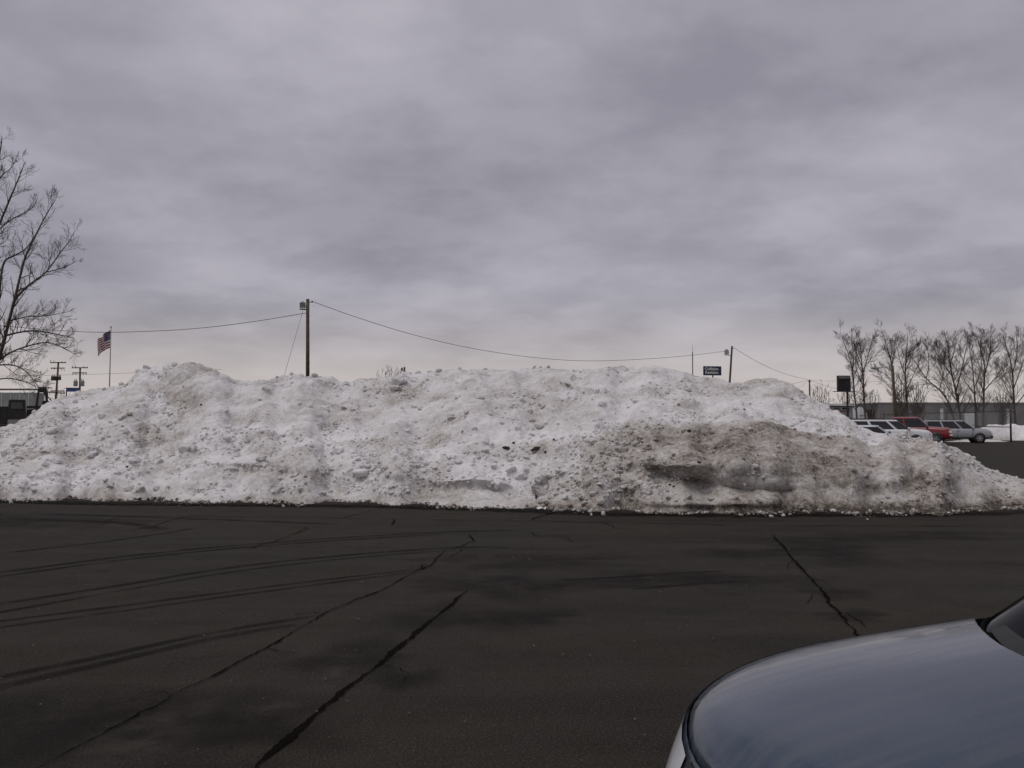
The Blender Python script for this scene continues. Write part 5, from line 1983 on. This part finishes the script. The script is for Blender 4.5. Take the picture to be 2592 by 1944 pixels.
tag(wb, 'low white building with a sloping pale roof edge and two dark windows', 'building')

# white box trailer and dark shed between trees
ty_ = 120.0
c0 = at(2179, 1100, ty_)
tr_ = empty('box_trailer', (c0.x, ty_, 0))
hh = at(2179, 1031, ty_).z
mb = MB()
mb.prism([(-.45, .8), (.55, .8), (.55, hh - .9), (.05, hh), (-.45, hh)], -.9, 1.5)
mb.build('trailer_box', M['white_paint'], tr_)
mb = MB()
mb.box((.03, -.93, hh - 1.05), (.98, .04, .06))
mb.build('trim_band', M['coping'], tr_)
for s in (-.25, .3):
    mb = MB()
    mb.lathe([(.001, -.12), (.36, -.12), (.36, .12), (.001, .12)], (s, -.85, .38), 'y', 16)
    mb.build('wheel', M['rubber'], tr_, True)
mb = MB()
mb.box((.05, .3, .76), (1.0, 2.0, .1))
mb.build('chassis', M['black_metal'], tr_)
tag(tr_, 'small white box trailer with sloped front between two tree trunks', 'trailer')
c0 = at(2200, 1100, 126)
sh = empty('dark_shed', (c0.x, 126, 0))
hh = at(2200, 1031, 126).z
mb = MB()
mb.box((0, 1.5, hh / 2 - .15), (.85, 3, hh - .3))
mb.build('wall', M['brown_dark'], sh)
mb = MB()
mb.box((0, 1.5, hh - .1), (1.05, 3.3, .2))
mb.build('roof', M['coping'], sh)
tag(sh, 'dark narrow shed left of the grey warehouse', 'shed')
# brown board fence in front of them
bx = empty('board_fence', place(2095, 112))
e_ = place(2240, 118) - place(2095, 112)
nb_ = int(e_.length / .3)
hb_ = 2.0
me0 = None
for k in range(nb_):
    if me0 is None:
        mb = MB()
        mb.box((0, 0, 1.0), (.27, .05, 2.0))
        o = mb.build('board', M['brown_dark'], bx)
        me0 = o.data
    else:
        o = link_mesh('board', me0, None, bx)
    o.location = e_ * ((k + .5) / nb_) + Vector((0, .02 * (k % 2), random.uniform(-.05, .03)))
    o.rotation_euler = (0, 0, math.atan2(e_.y, e_.x))
tag(bx, 'dark brown board fence in front of the white building', 'fence')

# left: pale building, blue panel, work truck
ly = 105.0
lb = empty('pale_building', place(-60, ly))
lm = ly / F
zt_ = at(0, 980.5, ly).z
wid_ = 330 * lm
xr = at(86, 1000, ly).x - lb.location.x
mb = MB()
mb.box((xr - wid_ / 2, 1.2, zt_ / 2 - .3), (wid_, 2.4, zt_ - .6))
mb.build('wall', pmat('pale_cladding', (.20, .21, .198), .8, var=.12, scale=.8), lb)
mb = MB()
mb.box((xr - wid_ / 2, 1.2, zt_ - .45 + .25), (wid_ + .06, 2.46, .12))
mb.build('roof_edge', M['grey_wall'], lb)
for k in range(14):
    mb = MB()
    mb.box((xr - .6 - k * 1.05, -.012, zt_ / 2), (.05, .05, zt_ - 1.0))
    mb.build('panel_rib', M['white_wall'], lb)
mb = MB()
mb.box((xr - 2.5, -.03, 1.5), (3.0, .08, 3.0))
mb.build('door', M['coping'], lb)
tag(lb, 'pale metal clad building behind the left tree', 'building')
pc = at(184, 987, 112)
ps = empty('blue_panel_sign', (pc.x, 112, 0), math.radians(12))
mb = MB()
mb.box((0, 0, pc.z), (30 * 112 / F, .25, 9 * 112 / F))
mb.build('sign_panel', M['blue_panel'], ps)
mb = MB()
mb.box((0, 0, pc.z + 4.8 * 112 / F), (31 * 112 / F, .3, .08))
mb.build('sign_frame', M['black_metal'], ps)
for s in (-.7, .7):
    mb = MB()
    mb.tube([(s, 0, -.2), (s, 0, pc.z)], .07, 6)
    mb.build('post', M['black_metal'], ps)
tag(ps, 'blue panel sign peeking over the left snow slope', 'sign')

KY = 58.0
km = KY / F


def kp(px, py):
    p = at(px, py, KY)
    return p.x, p.z


wt = empty('work_truck', (at(60, 1000, KY).x, KY, 0), math.atan((1296 - 60) / F))
wt.scale = (math.cos(math.atan((1296 - 60) / F)), 1, 1)
ox = wt.location.x
def kbox(name, px0, px1, py0, py1, y0, y1, mat, taper=None, par=None):
    a, b = kp(px0, py0), kp(px1, py1)
    mb = MB()
    poly = [(a[0] - ox, b[1]), (b[0] - ox, b[1]), (b[0] - ox - (taper or 0), a[1]), (a[0] - ox + (taper or 0), a[1])]
    mb.prism(poly, y0, y1)
    return mb.build(name, M[mat], par or wt)
cabx = kbox('cab', 19, 67, 1012, 1062, -.2, 2.0, 'dark_metal', .10)
kbox('side_window', 27, 58, 1019, 1035, -.23, -.205, 'dark_glass', .05, cabx)
kbox('engine_cover', -55, 18.5, 1029, 1075, -.1, 1.9, 'dark_metal')
kbox('chassis', -55, 138, 1076, 1092, .1, 1.7, 'black_metal')
kbox('bed_rail', 67.5, 106, 1027, 1033, -.2, -.08, 'black_metal')
kbox('bed_rail', 67.5, 106, 1027, 1033, 1.9, 2.02, 'black_metal')
kbox('bed', 67.5, 138, 1036, 1074, .0, 1.8, 'dark_metal')
kbox('winch_box', 106.5, 138, 1014, 1034, .1, 1.6, 'black_metal', .05)
mb = MB()
def kv(px, py):
    x, z = kp(px, py)
    return x - ox, z
for y_ in (0.0, 1.6):
    for foot, head, wd_ in ((92, 99, 3.2), (122, 117, 3.2)):
        f_, h_ = kv(foot, 1036), kv(head, 984)
        mb.prism([(f_[0] - wd_ * km, f_[1]), (f_[0] + wd_ * km, f_[1]), (h_[0] + wd_ * .8 * km, h_[1]), (h_[0] - wd_ * .8 * km, h_[1])], y_ - .09, y_ + .09)
mb.build('hoist_leg', M['dark_metal'], wt)
mb = MB()
q = [kv(97.5, 979), kv(118.8, 979), kv(120, 1002), kv(115, 998), kv(111, 991), kv(101.5, 991), kv(99, 998)]
mb.prism(q[::-1], -.12, 1.72)
mb.build('hoist_head', M['dark_metal'], wt)
mb = MB()
a, b = kv(118, 990.5), kv(168, 993.5)
mb.prism([(a[0], a[1] - .03), (b[0], b[1] - .03), (b[0], b[1] + .03), (a[0], a[1] + .03)], .7, .85)
mb.build('boom', M['black_metal'], wt)
mb = MB()
a, b = kv(122.8, 978), kv(122.8, 1003)
mb.box((a[0], .7, (a[1] + b[1]) / 2), (.045, .05, a[1] - b[1]))
a, b = kv(118, 979.5), kv(134, 980.5)
mb.box(((a[0] + b[0]) / 2, .6, a[1] - .02), (b[0] - a[0], .05, .04))
a, b = kv(121, 1001), kv(133, 1015)
mb.tube([(a[0], .7, a[1]), (b[0], .7, b[1])], .035, 6)
mb.build('brace', M['black_metal'], wt)
for wx in (-20, 95, 128):
    x_, z_ = kv(wx, 1100)
    for y_ in (-.05, 1.85):
        mb = MB()
        mb.lathe([(.2, -.16), (.5, -.16), (.53, -.1), (.53, .1), (.5, .16), (.2, .16), (.2, -.16)], (x_, y_, .53), 'y', 20)
        w_ = mb.build('wheel', M['rubber'], wt, True)
        mb = MB()
        mb.lathe([(.26, -.10), (.26, .10), (.001, .06)], (x_, y_, .53), 'y', 16)
        mb.build('rim', M['dark_metal'], w_, True)
tag(wt, 'dark work truck with a tall A-shaped hoist frame behind the left snow', 'truck')
